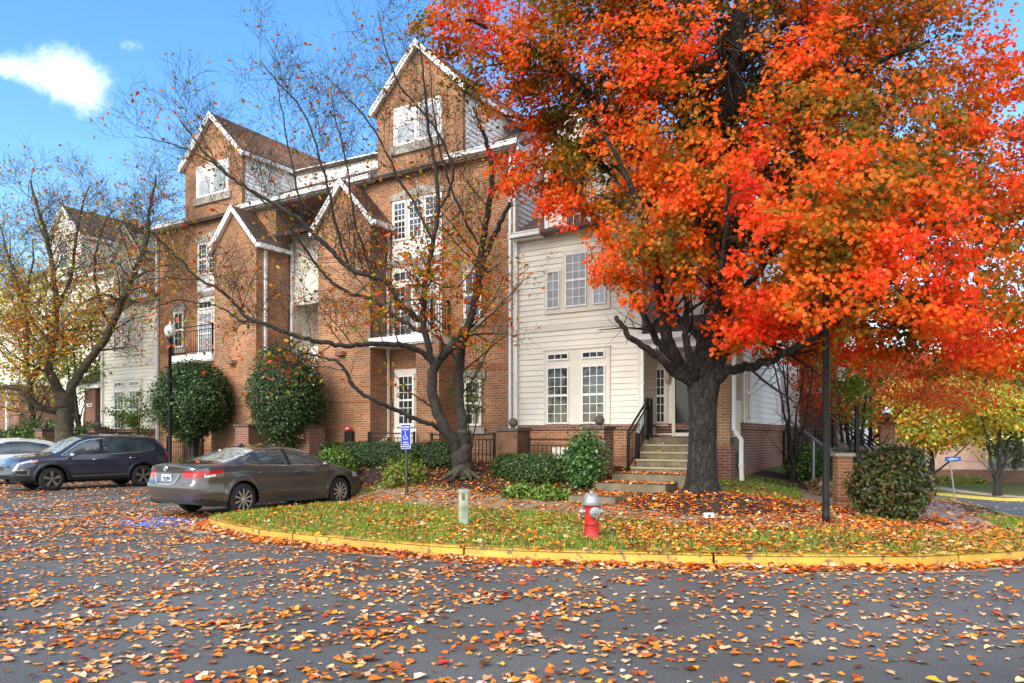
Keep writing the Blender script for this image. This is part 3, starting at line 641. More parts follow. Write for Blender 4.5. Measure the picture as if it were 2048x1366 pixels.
    for px, py, dy, rad in lobes:
        c = np.array(P(px, py, dy)); n = int(44*rad**2.35)+12
        d = r.normal(size=(n, 3)); d /= np.linalg.norm(d, axis=1, keepdims=True); rr = rad*r.uniform(.25, 1, n)**.5
        q = c + d*rr[:, None]*np.array([1, 1, .82]); cen.append(np.concatenate([q, np.full((n, 1), rad)], 1))
    cen = np.concatenate(cen); sp = np.array(spots); sp = sp[r.permutation(len(sp))[:900]]
    f = nfield(cen[:, :3], .22, 17); f2 = nfield(cen[:, :3], .5, 71); cen = cen[((f > .16) & (f2 > .17)) | (r.uniform(0, 1, len(cen)) < .12)]
    # neither too low nor through the trunk's clear stem
    cz = cen[:, 2]; keep = cz > np.where(cen[:, 0] > .9, 2.4, 2.85); cen = cen[keep]
    for px, py, dy, rad in [(1466,200,-1.6,.75),(1474,110,-2.0,.7),(1530,170,-2.0,.6),(1478,20,-2.2,.6),(1440,470,-1.4,.5),(1560,60,-2.2,.45),(1428,640,-1.6,.5),(1300,180,-1.5,.45),(1075,105,-1.2,.4),(1620,300,-2,.45)]:
        c = np.array(P(px, py, dy)); cc_ = np.array(P(px, py, dy-1.5)); m = (np.linalg.norm(cen[:, :3]-c, axis=1) < rad) | (np.linalg.norm(cen[:, :3]-cc_, axis=1) < rad*1.1); cen = cen[~(m & (r.uniform(0, 1, len(cen)) < .93))]
    ns = len(cen); per = 40; tiltc = r.normal(0, .38, (ns, 2)); sr = r.uniform(.2, .42, ns)
    a = r.uniform(0, 2*np.pi, (ns, per)); rr = np.sqrt(r.uniform(0, 1, (ns, per)))*sr[:, None]
    ox, oy = rr*np.cos(a), rr*np.sin(a)*.8; oz = ox*tiltc[:, :1] + oy*tiltc[:, 1:] + r.normal(0, .07, (ns, per)) - .35*rr**2
    Pn = cen[:, None, :3] + np.stack([ox, oy, oz], -1); Pn = Pn.reshape(-1, 3)
    n = len(Pn)
    g = nfield(Pn, .2, 23)*.36 + nfield(Pn, .62, 29)*.40 + r.normal(0, .10, n) + np.repeat(r.normal(0, .15, ns), per)
    # outside leaves have turned red, inner ones are still olive green: pigment, per spray
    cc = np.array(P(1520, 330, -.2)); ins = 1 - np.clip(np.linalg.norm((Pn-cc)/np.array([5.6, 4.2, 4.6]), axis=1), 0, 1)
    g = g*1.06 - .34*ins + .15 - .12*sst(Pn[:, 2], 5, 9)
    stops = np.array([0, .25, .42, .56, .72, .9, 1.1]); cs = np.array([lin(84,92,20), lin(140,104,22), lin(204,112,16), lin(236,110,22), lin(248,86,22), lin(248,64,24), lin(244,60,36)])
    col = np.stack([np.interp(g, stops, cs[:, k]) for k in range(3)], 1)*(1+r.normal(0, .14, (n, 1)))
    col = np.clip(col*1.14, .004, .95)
    out = Pn-cc; out /= np.linalg.norm(out, axis=1, keepdims=True); Nn = out*.45 + np.array([-.10, -.40, .40]) + r.normal(0, .55, (n, 3))
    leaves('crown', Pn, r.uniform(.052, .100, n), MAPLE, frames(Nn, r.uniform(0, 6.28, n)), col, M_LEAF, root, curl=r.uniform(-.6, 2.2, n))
    return root
maple()

# ---- old cherry with low mossy limbs in the middle
def mosslimb():
    m = M_BARK; nt = m.node_tree; b = nt.nodes['Principled BSDF']; src = b.inputs['Base Color'].links[0].from_socket
    g = N(nt, 'ShaderNodeNewGeometry'); s = N(nt, 'ShaderNodeSeparateXYZ'); nt.links.new(g.outputs['Normal'], s.inputs[0])
    t = N(nt, 'ShaderNodeTexCoord'); z = N(nt, 'ShaderNodeTexNoise'); z.inputs['Scale'].default_value = 6; z.inputs['Detail'].default_value = 6; nt.links.new(t.outputs['Object'], z.inputs['Vector'])
    a = N(nt, 'ShaderNodeMath', operation='MULTIPLY_ADD'); a.inputs[1].default_value = .35; nt.links.new(s.outputs['Z'], a.inputs[0]); nt.links.new(z.outputs['Fac'], a.inputs[2])
    r = N(nt, 'ShaderNodeMapRange'); r.inputs['From Min'].default_value = .62; r.inputs['From Max'].default_value = .78; nt.links.new(a.outputs[0], r.inputs['Value'])
    x = N(nt, 'ShaderNodeMixRGB'); x.inputs[2].default_value = (.055, .062, .024, 1); nt.links.new(r.outputs[0], x.inputs[0]); nt.links.new(src, x.inputs[1]); nt.links.new(x.outputs[0], b.inputs['Base Color'])
mosslimb()
def tree_leaves(name, spots, n, size, shape, cols, wts, m, root, r, jit=.1, spread=.12, tilt=1.2, dens=None):
    sp = np.array(spots); i = r.integers(0, len(sp), n*14); P = sp[i] + r.normal(0, spread, (len(i), 3))
    if dens is not None: P = P[r.uniform(0, 1, len(P)) < dens(P)]
    P = P[:n]; n = len(P); c = palette(cols, wts, n, .14, r)
    return leaves(name, P, r.uniform(size*.7, size*1.25, n), shape, rotmats(n, tilt, r=r), c, m, root, curl=r.uniform(-.5, 1.5, n))
def cherry():
    D = 17.4; base = Vector((-1.15, D, lz(-1.15, D)-.05)); root = empty('cherry_tree', base, 0, 'nearly bare old cherry tree with long low mossy limbs and a few orange leaves', 'tree'); off = -base
    mb = MB(); rnd = random.Random(11)
    def P(px, py, dy=0): return at(px, py, D+dy) + off
    L = []
    def lm(pts, r0, r1, cnt, ln, dep=2, n=8, sd=1, up=.25):
        q, rd = limb(mb, [P(*p) for p in pts], r0*(.68 if cnt else .8), r1*.85, n, .022, 5, sd); L.append((q, rd, cnt, ln, dep, up)); return q
    lm([(930,962),(926,945),(924,915),(925,885),(928,860)], .34, .20, 0, 0)
    for a, b_ in [(-42, 8), (36, 6), (-22, 2), (18, 10)]:
        limb(mb, [P(925, 935, -.1), P(925+a*.55, 948, -.25), P(925+a, 958+b_*.3, -.4)], .085, .03, 7, .01, 4, a)
    # leaning dark stem
    lm([(926,925,0),(912,890,-.1),(892,858,-.25),(875,825,-.3),(865,785,-.3),(866,745,-.3),(876,722,-.3),(895,702,-.3),(918,675,-.2),(938,648,0),(950,610,.1),(958,560,.1),(966,520,.1),(985,480,.1),(1003,440,.1),(1020,405,.1)], .20, .05, 5, 1.2, 2, 10)
    # upright grey stem
    lm([(930,890,0),(924,850,.1),(919,800,.15),(918,750,.2),(923,700,.2),(934,660,.2),(950,600,.2),(960,520,.2),(975,430,.1),(985,360,0),(978,300,0),(960,250,-.1),(948,215,-.1)], .19, .035, 12, 1.6, 2, 10)
    lm([(872,740,-.3),(858,700,-.35),(849,655,-.4),(846,630,-.4),(850,575,-.5),(860,520,-.6),(868,470,-.7),(876,420,-.8),(872,340,-.9),(858,260,-1),(850,170,-1.1),(838,90,-1.2)], .12, .018, 16, 1.5)
    lm([(852,645,-.4),(825,630,-.5),(795,602,-.6),(775,565,-.7),(745,552,-.8),(705,540,-.8),(672,512,-.8),(640,480,-.9),(600,440,-1),(560,412,-1),(510,385,-1),(455,350,-1),(405,300,-1.1),(360,240,-1.2)], .115, .016, 20, 1.5, 2)
    lm([(850,665,-.4),(820,652,-.3),(788,630,-.1),(740,598,.1),(700,586,.2),(660,560,.3),(625,520,.4),(590,470,.5),(550,420,.5),(500,380,.6),(440,330,.7),(390,250,.8)], .075, .012, 14, 1.3)
    # long low limb to the left
    lm([(870,728,-.3),(845,706,-.5),(810,692,-.7),(773,688,-.9),(720,690,-1.2),(680,690,-1.4),(635,683,-1.6),(590,672,-1.8),(550,655,-2),(515,643,-2.1),(490,632,-2.1),(470,608,-2.1),(440,580,-2.2),(400,560,-2.2),(360,520,-2.2),(320,480,-2.3),(285,450,-2.4)], .095, .014, 20, 1.25, 2, 8, 3, .2)
    lm([(515,645,-2.1),(480,640,-2),(440,615,-2.0),(400,605,-1.9),(350,600,-1.9),(300,620,-1.8)], .035, .01, 10, .9, 2, 6, 4, .0)
    lm([(560,720,-1.6),(590,690,-1.7),(605,676,-1.8)], .014, .028, 2, .5, 1, 5)
    # lowest limb
    lm([(900,872,-.2),(870,852,-.4),(835,838,-.7),(791,820,-1),(755,803,-1.3),(722,785,-1.5),(700,764,-1.6),(690,740,-1.7),(672,722,-1.8),(640,712,-1.8),(610,706,-1.9),(585,712,-1.9)], .085, .02, 5, .8, 2)
    lm([(690,742,-1.7),(660,735,-1.7),(620,730,-1.8),(575,722,-1.8)], .02, .008, 5, .5, 1, 5)
    lm([(700,536,-.8),(680,480,-.9),(668,430,-1),(655,370,-1.1),(640,320,-1.2),(625,265,-1.2),(600,215,-1.3),(560,170,-1.4),(520,120,-1.4)], .05, .01, 15, 1.3)
    lm([(745,552,-.8),(728,500,-.6),(712,450,-.4),(700,380,-.3),(690,310,-.2),(672,240,-.1),(660,180,0)], .045, .01, 12, 1.2)
    lm([(866,480,-.7),(830,410,-.5),(800,360,-.4),(770,300,-.3),(735,240,-.2),(690,190,-.1),(650,150,0)], .05, .01, 14, 1.3)
    lm([(874,430,-.8),(905,360,-.9),(890,290,-1),(850,230,-1.1),(800,170,-1.2),(770,90,-1.2),(755,20,-1.3)], .05, .01, 14, 1.3)
    lm([(978,400,.1),(1010,350,.2),(1030,300,.3),(1040,250,.3)], .035, .01, 6, 1)
    lm([(965,500,.1),(930,440,.3),(905,380,.5),(880,300,.6),(865,200,.7),(860,120,.7)], .05, .012, 12, 1.2)
    lm([(905,690,-.3),(930,672,-.6),(970,640,-.9),(1010,600,-1.1),(1045,560,-1.2)], .04, .01, 8, .9, 2)
    lm([(860,560,-.5),(900,575,-1),(930,560,-1.3),(960,510,-1.5)], .03, .01, 7, .9)
    lm([(610,440,-1),(590,360,-1.2),(575,280,-1.3),(560,200,-1.3),(548,140,-1.4)], .035, .008, 11, 1.1)
    lm([(470,358,-1),(430,330,-1),(380,300,-1),(330,285,-1),(270,270,-1.1)], .03, .008, 10, 1.1)
    lm([(400,560,-2.2),(345,555,-2.2),(290,560,-2.3),(240,590,-2.3)], .02, .007, 9, .9, 1)
    sp = []
    for q, rd, c, ln, dep, up in L:
        if c: sprout(mb, q, rd, rnd, int(c*1.25)+1, ln*1.15, dep, up, .15, sp, .32, 3, .85, minr=.0036)
    mb.build('trunk', M_BARK, root, smooth=True)
    r = np.random.default_rng(4)
    def dens(Q):
        X = Q[:, 0]+base.x; Z = Q[:, 2]+base.z
        core = np.exp(-((X+1.5)/1.2)**2 - ((Z-4.4)/1.7)**2); low = np.exp(-((Z-3.4)/1.0)**2)*.35
        return np.clip(.03 + core*.75 + low*.3, 0, 1)
    cols = [lin(226,110,24), lin(206,150,30), lin(150,150,30), lin(232,74,34), lin(176,96,30), lin(120,150,40)]
    tree_leaves('crown', sp, 5200, .105, OVAL, cols, [4, 3, 2.2, 1.5, 1.5, 1], M_LEAF, root, r, spread=.07, dens=dens)
cherry()

# ---- cherry-like tree at left, between the parked cars and the building
def left_tree():
    D = 27.5; root = empty('ornamental_tree', (at(128, 870, D).x, D, .35), 0, 'spreading tree with thick mossy forked trunk and thinning orange leaves behind the blue car', 'tree'); off = -root.location
    mb = MB(); rnd = random.Random(21)
    def P(px, py, dy=0): return at(px, py, D+dy) + off
    L = []
    def lm(pts, r0, r1, cnt, ln, dep=2, up=.2, n=8):
        q, rd = limb(mb, [P(*p) for p in pts], r0*(.75 if cnt else .85), r1, n, .03, 5, len(L)); L.append((q, rd, cnt, ln, dep, up))
    lm([(128,900),(128,860),(128,820),(130,790)], .36, .31, 0, 0, n=12)
    lm([(130,800),(112,770,-.1),(98,735,-.2),(105,690,-.3),(112,620,-.4),(108,560,-.5),(98,500,-.5),(80,430,-.6),(60,360,-.7)], .25, .03, 16, 2.1)
    lm([(132,795),(160,745,-.1),(190,705,-.3),(222,655,-.5),(245,600,-.7),(262,560,-.9),(280,520,-1),(296,470,-1),(300,420,-1),(312,350,-1.1)], .22, .03, 16, 2)
    lm([(126,815),(105,822,-.3),(75,812,-.7),(50,790,-1),(20,775,-1.2),(-20,770,-1.3)], .19, .05, 8, 1.5)
    lm([(58,800,-.9),(62,760,-1),(80,720,-1.1),(70,680,-1.2),(40,640,-1.3),(20,580,-1.4)], .12, .02, 11, 1.7)
    lm([(105,690,-.3),(70,650,0),(40,590,.3),(20,520,.5),(0,450,.6)], .12, .02, 12, 1.8)
    lm([(112,620,-.4),(140,560,.2),(150,500,.6),(160,430,.9),(180,370,1)], .10, .02, 13, 1.8)
    lm([(222,655,-.5),(200,600,.2),(190,540,.5),(200,470,.8),(225,420,1)], .09, .02, 12, 1.7)
    lm([(262,560,-.9),(300,540,-1.6),(340,530,-2),(370,540,-2.2)], .06, .015, 9, 1.4)
    lm([(245,600,-.7),(200,590,-1.6),(150,620,-2.1),(110,660,-2.4),(60,690,-2.6)], .07, .02, 11, 1.5, 2, .05)
    sp = []
    for q, rd, c, ln, dep, up in L:
        if c: sprout(mb, q, rd, rnd, int(c*1.6), ln, dep, up, .2, sp, .36, 3, .9, minr=.005)
    mb.build('trunk', M_BARKL, root, smooth=True); r = np.random.default_rng(8)
    def dens(Q):
        Z = Q[:, 2]+root.location.z; return np.clip(.16 + .9*np.exp(-((Z-4.2)/3.0)**2), 0, 1)
    tree_leaves('crown', sp, 9000, .12, OVAL, [lin(224,130,40), lin(200,110,44), lin(206,178,50), lin(170,168,60), lin(214,84,44)], [2.6, 1.8, 3.4, 3, .7], M_LEAF, root, r, spread=.14, dens=dens)
left_tree()

def simple_tree(name, label, x, y, z0, h, rx, rz, trunk_r, seed, cols, wts, nl, lsize=.16, group=None, cat='tree', stems=1, nb=9, shape=RHOMB, crown_z=None, bare=0, gaps=.2, dep=1):
    root = empty(name, (x, y, z0), random.Random(seed).uniform(0, 6), label, cat, group); rnd = random.Random(seed); r = np.random.default_rng(seed); mb = MB(); sp = []
    cz = crown_z if crown_z is not None else h*.62
    for s in range(stems):
        a = 6.28*s/stems; lean = .05 if stems == 1 else .30
        top = Vector((math.cos(a)*lean*h*.5, math.sin(a)*lean*h*.5, h*.86)); mid = top*.45 + Vector((rnd.uniform(-.1,.1)*rx, rnd.uniform(-.1,.1)*rx, 0))
        b0 = Vector((math.cos(a), math.sin(a), 0))*trunk_r*(1.1 if stems > 1 else 0)
        q, rd = limb(mb, [b0 + Vector((0,0,-.15)), b0 + Vector((0,0,h*.12)), mid, top], trunk_r*1.15, trunk_r*.15, 8, .02*h*.3, 6, seed+s)
        sprout(mb, q, rd, rnd, max(4, nb//stems), rx*.95, dep, .28, .3, sp, .5, 3, 1.0, minr=.008)
    mb.build('trunk', M_BARK, root, smooth=True)
    # crown in clumps
    nc = max(14, int(nl/90)); d = r.normal(size=(nc, 3)); d /= np.linalg.norm(d, axis=1, keepdims=True); cen = d*(r.uniform(.15, 1, (nc, 1))**.45)*np.array([rx, rx, rz])*r.uniform(.8, 1.08, (nc, 1)) + np.array([0, 0, cz])
    i = r.integers(0, nc, nl); P = cen[i] + r.normal(0, 1, (nl, 3))*np.array([.17*rx, .17*rx, .11*rz])
    k = nfield(P, .5/rx*2, seed) > gaps; P = P[k]; i = i[k]; n = len(P)
    if bare: 
        s2 = np.array(sp); P = s2[r.integers(0, len(s2), bare)] + r.normal(0, .12, (bare, 3)); n = bare; i = r.integers(0, nc, n)
    c = palette(cols, wts, n, .15, r)*(1+.35*(r.uniform(-1, 1, nc)[i])[:, None])
    out = P - np.array([0, 0, cz]); out /= np.linalg.norm(out, axis=1, keepdims=True)+1e-6
    leaves('crown', P, r.uniform(.7, 1.3, n)*lsize, shape, frames(out*.6 + np.array([0, 0, .5]) + r.normal(0, .55, (n, 3)), r.uniform(0, 6.28, n)), np.clip(c, .003, .9), M_LEAF if sum(cols[0]) > 0 else M_GREEN, root, curl=r.uniform(-.5, 1.5, n))
    return root
# ------------------------------------------------------------ buildings (local frame: x along the front, y into depth, z up)
def boxp(mb, pl, at_, u0, u1, v0, v1, d0, d1):
    """box on a wall plane: 'F' faces -y at y=at_, 'S' faces +x at x=at_; d = outwards"""
    if pl == 'F': mb.box(u0, u1, at_-d1, at_-d0, v0, v1)
    else: mb.box(at_+d0, at_+d1, u0, u1, v0, v1)
def window(par, pl, at_, u0, u1, v0, v1, cols=3, rows=6, casing=.09, sash=True, glass=None, trim=None, out=.05, sill=True, label=None):
    mb = MB(); c = casing
    if c:
        mb.mi = 1
        boxp(mb, pl, at_, u0-c, u0, v0-c*.6, v1+c, 0, out); boxp(mb, pl, at_, u1, u1+c, v0-c*.6, v1+c, 0, out)
        boxp(mb, pl, at_, u0, u1, v1, v1+c, 0, out-.003); boxp(mb, pl, at_, u0, u1, v0-c*.6, v0, 0, out-.003)
        if sill: boxp(mb, pl, at_, u0-c-.02, u1+c+.02, v0-c*.6-.035, v0-c*.6, 0, out+.03)
    mb.mi = 0; s = .032
    boxp(mb, pl, at_, u0, u0+s, v0, v1, 0, out-.008); boxp(mb, pl, at_, u1-s, u1, v0, v1, 0, out-.008)
    boxp(mb, pl, at_, u0+s, u1-s, v1-s, v1, 0, out-.010); boxp(mb, pl, at_, u0+s, u1-s, v0, v0+s*1.1, 0, out-.010)
    a0, a1, b0, b1 = u0+s, u1-s, v0+s, v1-s
    if sash and v1-v0 > .7: vm = (v0+v1)/2; boxp(mb, pl, at_, a0, a1, vm-.028, vm+.028, 0, out-.012)
    for i in range(1, cols): x = a0+(a1-a0)*i/cols; boxp(mb, pl, at_, x-.009, x+.009, b0, b1, 0, .028)
    for j in range(1, rows):
        y = b0+(b1-b0)*j/rows
        if sash and v1-v0 > .7 and abs(y-(v0+v1)/2) < .05: continue
        boxp(mb, pl, at_, a0, a1, y-.009, y+.009, 0, .027)
    w = mb.build('window', [M_WHITE, trim or M_TRIM], par, label)
    g = MB(); boxp(g, pl, at_, u0+.005, u1-.005, v0+.005, v1-.005, .002, .02); g.build('pane', glass or M_GLASS, w); return w
def clipz(poly, z0, z1):
    def cut(P, z, keep_above):
        out = []
        for i in range(len(P)):
            a, b = P[i-1], P[i]; ia = (a[1] >= z) == keep_above or a[1] == z; ib = (b[1] >= z) == keep_above or b[1] == z
            if ia != ib: t = (z-a[1])/(b[1]-a[1]); out.append((a[0]+(b[0]-a[0])*t, z))
            if ib: out.append(b)
        return out
    P = cut(poly, z0, True)
    return cut(P, z1, False) if len(P) > 2 else []
def siding(par, pl, at_, poly, m, step=.145, name='siding'):
    """lapped boards filling a convex polygon (u, z) on a wall plane"""
    mb = MB(); z0 = min(p[1] for p in poly); z1 = max(p[1] for p in poly); k = 0
    while z0 + k*step < z1 - 1e-3:
        a, b = z0+k*step, min(z0+(k+1)*step, z1); q = clipz(poly, a, b); k += 1
        if len(q) < 3: continue
        def pt(u, z, d): return (u, at_-d, z) if pl == 'F' else (at_+d, u, z)
        top = [pt(u, z, .004 + .024*(1-(z-a)/step)) for u, z in q]; bot = sorted([u for u, z in q if abs(z-a) < 1e-5])
        if pl == 'F': top = top[::-1] if False else top
        mb.quad(*top)
        if len(bot) >= 2: mb.quad(pt(bot[0], a, .028), pt(bot[-1], a, .028), pt(bot[-1], a, .0), pt(bot[0], a, .0))
    return mb.build(name, m, par)
def slab(mb, p, th=.09):
    a, b, c = Vector(p[0]), Vector(p[1]), Vector(p[2]); n = (b-a).cross(c-a).normalized()
    if n.z < 0: n = -n
    mb.prism([Vector(q) for q in p], -n*th)
def gable_roof(par, a0, a1, b0, b1, zf, zp, over=.16, fo=.14, rake=.15, name='roof'):
    c = (a0+a1)/2; s = (zp-zf)/((a1-a0)/2); e0, e1 = a0-over, a1+over; ze = zf - s*over; y0 = b0-fo
    mb = MB(); slab(mb, [(e0,y0,ze),(c,y0,zp),(c,b1,zp),(e0,b1,ze)], .07); slab(mb, [(c,y0,zp),(e1,y0,ze),(e1,b1,ze),(c,b1,zp)], .07)
    r = mb.build(name, M_ROOF, par)
    m = MB(); l = math.hypot(c-e0, zp-ze); nx, nz = (zp-ze)/l, -(c-e0)/l
    for sg in (-1, 1):
        ex = e0 if sg < 0 else e1; t = .005
        m.prism([(ex, y0-.02, ze-t), (c, y0-.02, zp-t), (c, y0-.02, zp-rake*1.25), (ex, y0-.02, ze-rake*1.25)], (0, .05, 0))
        m.prism([(ex, y0-.045, ze+.03), (c, y0-.045, zp+.03), (c, y0-.045, zp-.06), (ex, y0-.045, ze-.06)], (0, .024, 0))
        m.prism([(ex, y0+.03, ze-.12), (c, y0+.03, zp-.12), (c, b0+.0, zp-.12), (ex, b0, ze-.12)], (0, 0, -.02))
        m.box(ex-.06 if sg < 0 else ex-.02, ex+.02 if sg < 0 else ex+.06, y0, b1, ze-.13, ze-.01)
    m.build('rake_board', M_WHITE, r); return r
def gutter(par, a0, a1, y, z, name='gutter'):
    mb = MB(); mb.box(a0, a1, y-.02, y+.10, z-.13, z-.012); mb.box(a0-.01, a1+.01, y-.035, y-.02, z-.03, z)
    mb.box(a0, a1, y+.10, y+.30, z-.17, z-.12); return mb.build(name, M_WHITE, par)
def downspout(par, x, y, z0, z1, m=None, kick=None, name='downspout', w=.075):
    mb = MB(); p = [(x, y, z1), (x, y, z0+.12), (x, y, z0)]
    for a, b in zip(p, p[1:]): mb.bar(a, b, w, w*.8)
    if kick: mb.bar((x, y, z0+.04), (x+kick[0], y+kick[1], z0+kick[2]), w, w*.8)
    for k in range(1, 4):
        z = z0+(z1-z0)*k/4; mb.box(x-w*.62, x+w*.62, y-w*.5, y+w*.5, z, z+.03)
    return mb.build(name, m or M_ALU, par)
def soldier(mb, a0, a1, y, z, h=.2): mb.box(a0, a1, y-.012, y, z, z+h)
def railing(par, pts, h=.95, sp=.11, name='railing', posts=True, low=.1, m=None, lab=None):
    """iron railing following points (x,y,z ground)"""
    mb = MB(); P = [Vector(p) for p in pts]; up = Vector((0,0,1))
    for a, b in zip(P, P[1:]):
        mb.bar(a+up*h, b+up*h, .045, .035); mb.bar(a+up*(h-.14), b+up*(h-.14), .03, .025); mb.bar(a+up*low, b+up*low, .03, .025)
        n = max(1, int((b-a).length/sp))
        for i in range(1, n): q = a.lerp(b, i/n); mb.bar(q+up*low, q+up*(h-.14), .016)
        for q in (a, b): mb.bar(q-up*.05, q+up*(h+.05), .055)
    return mb.build(name, m or M_IRON, par, lab)
MX = -23.1
def mir(a0, a1, f): return (a0, a1) if not f else (MX-a1, MX-a0)

def brick_building():
    T = empty('apartment_building', C0, TH, 'four storey orange brick apartment building with steep white edged gables and brown roofs', 'building')
    Z0 = .3
    wall = MB(); wall.mi = 0
    wall.box(-19.45, -3.65, 0.02, 13, Z0, 9.45)                # main block
    # brick base courses, soldier bands
    wall.mi = 1
    for z in (1.12, 3.45, 4.75, 7.05):
            soldier(wall, -19.45, -12.95, .02, z, .2 if z != 1.12 else .07); soldier(wall, -10.15, -3.65, .02, z, .2 if z != 1.12 else .07)
    wall.mi = 0
    for f in (0, 1):
        a0, a1 = mir(-8.47, -5.33, f); wall.box(a0, a1, 0.0, 6.5, 9.4, 11.62)
        c = (a0+a1)/2; wall.prism([(a0, 0, 11.62), (a1, 0, 11.62), (c, 0, 13.15)], (0, 6.4, 0))
        # projecting front bay with its own gable
        p0, p1 = mir(-10.15, -8.05, f); wall.box(p0, p1, -.8, .03, Z0, 8.12); cp = (p0+p1)/2; wall.prism([(p0, -.8, 8.12), (p1, -.8, 8.12), (cp, -.8, 9.28)], (0, .83, 0))
        b0_, b1_ = mir(-10.22, -7.98, f); wall.box(b0_, b1_, -.87, .03, Z0, 4.02)
        wall.mi = 1; soldier(wall, b0_, b1_, -.87, 1.25, .07); soldier(wall, b0_, b1_, -.87, 2.62, .08); soldier(wall, p0, p1, -.8, 5.35, .08); soldier(wall, p0, p1, -.8, 7.0, .08); wall.mi = 0
        q0, q1 = mir(-6.35, -5.55, f); wall.box(q0, q1, -.8, .03, Z0, 4.2)      # pier under the balcony
        wall.mi = 1; soldier(wall, q0, q1, -.8, 1.25, .07); soldier(wall, q0, q1, -.8, 2.62, .08); wall.mi = 0
    wall.build('wall', [M_BRICK, M_SOLDIER], T)
    # roofs
    rf = MB(); slab(rf, [(-19.7,-.25,9.40),(-3.35,-.25,9.40),(-3.35,2.3,10.85),(-19.7,2.3,10.85)], .1)
    slab(rf, [(-19.7,2.1,11.55),(-3.35,2.1,11.05),(-3.35,6.6,13.3),(-19.7,6.6,13.3)], .1)
    slab(rf, [(-19.7,6.6,13.3),(-3.35,6.6,13.3),(-3.35,13.3,9.4),(-19.7,13.3,9.4)], .1)
    r = rf.build('roof', M_ROOF, T)
    gutter(r, -5.72, -3.35, -.33, 9.50); gutter(r, -14.6, -8.55, -.33, 9.50); gutter(r, -19.7, -17.5, -.33, 9.5)
    m = MB(); m.box(-3.37, -3.33, -.3, 2.3, 9.2, 9.28); m.build('fascia', M_WHITE, r)
    siding(T, 'F', 2.28, [(-14.6, 10.3), (-8.5, 10.3), (-8.5, 11.35), (-14.6, 11.5)], M_SIDEW)
    # white sided end wall above the cream house and the sides of the two tall gables
    siding(T, 'S', -3.65, [(0.0, 6.9), (0.0, 9.3), (6.5, 13.1), (13, 9.3), (13, 6.9)], M_SIDEW)
    mb = MB(); mb.box(-3.66, -3.58, -.03, .09, .9, 9.4); mb.build('corner_board', M_TRIM, T)
    for a1 in (-5.33, MX+8.47): siding(T, 'S', a1, [(0.12, 9.5), (0.12, 11.6), (6.4, 11.6), (6.4, 9.5)], M_SIDEW)
    for f in (0, 1):
        a0, a1 = mir(-8.47, -5.33, f); gable_roof(T, a0, a1, 0, 6.6, 11.62, 13.15)
        p0, p1 = mir(-10.15, -8.05, f); gable_roof(T, p0, p1, -.8, .5, 8.12, 9.28, over=.2)
        mb = MB(); mb.box(max(p0, p1)+.16, max(p0, p1)+.3, -.9, .1, 7.75, 7.89); mb.build('gutter', M_WHITE, T)
        # blank white panel high in the gable, with stone sill
        w0, w1 = mir(-7.80, -6.03, f); mb = MB(); mb.box(w0, w1, -.03, 0, 10.24, 11.38); mb.mi = 1
        for x0, x1 in ((w0, w0+.06), (w1-.06, w1), (w0+.84, w0+.90)): mb.box(x0, x1, -.05, -.03, 10.24, 11.38)
        mb.box(w0+.06, w1-.06, -.048, -.03, 11.3, 11.38); mb.box(w0+.06, w0+.84, -.045, -.03, 10.9, 10.94)
        gp = mb.build('gable_panel', [M_WHITE, M_TRIM], T); mb = MB(); mb.box(w0+.95, w1-.16, -.036, -.03, 10.32, 11.2); mb.box(w0+.14, w0+.76, -.036, -.03, 10.32, 10.84); mb.build('pane', M_BLIND, gp)
        mb = MB(); mb.box(w0-.12, w1+.12, -.08, 0, 9.98, 10.235); mb.build('stone_sill', M_STONE, T)
        # window strip
        s0, s1 = mir(-7.88, -6.05, f); mb = MB(); mb.box(s0, s1, -.012, .015, 4.5, 8.62); mb.build('white_panel', M_WHITE, T)
        mb = MB(); x0, x1 = mir(-7.95, -7.2, f)
        mb.prism([(s0-.1, -.03, 8.64), (s1+.1, -.03, 8.64), (s1+.1, -.03, 8.80), ((s0+s1)/2, -.03, 8.98), (s0-.1, -.03, 8.80)], (0, .06, 0)); mb.build('lintel', M_STONE, T); mb = MB(); mb.box(s0-.05, s1+.05, -.06, 0, 6.66, 6.84); mb.build('stone_band', M_STONE, T)
        for u0, u1 in ((-7.80, -7.34), (-7.22, -6.74), (-6.62, -6.16)):
            x0, x1 = mir(u0, u1, f); window(T, 'F', -.012, x0, x1, 7.45, 8.56, 3, 6, .04, sill=False)
        for u0, u1 in ((-7.80, -7.1), (-6.9, -6.16)):
            x0, x1 = mir(u0, u1, f); window(T, 'F', -.012, x0, x1, 6.22, 6.5, 3, 1, .04, sash=False, sill=False)
            window(T, 'F', -.012, x0, x1, 4.6, 6.06, 3, 5, .05, sill=False, glass=M_BLIND if u0 > -7 else None)
        # balcony: slab, iron railing
        b0, b1 = mir(-8.02, -5.75, f); mb = MB(); mb.box(b0, b1, -.86, 0, 4.22, 4.44); mb.box(b0, b1, -.90, -.86, 4.26, 4.47); bal = mb.build('balcony', M_WHITE, T)
        railing(bal, [(b0+.04, -.82, 4.47), (b1-.04, -.82, 4.47), (b1-.04, -.05, 4.47)], .98)
        # ground floor window beside the pier
        x0, x1 = mir(-7.62, -7.06, f); mb = MB(); y0, y1 = mir(-7.80, -6.90, f); mb.box(y0, y1, -.02, 0.02, .8, 3.62); mb.mi = 1; mb.box(y0, y1, -.05, -.02, 1.72, 1.84); mb.build('panel', [M_TRIM, M_WHITE], T)
        window(T, 'F', -.02, x0, x1, 1.98, 3.42, 3, 6, .06)
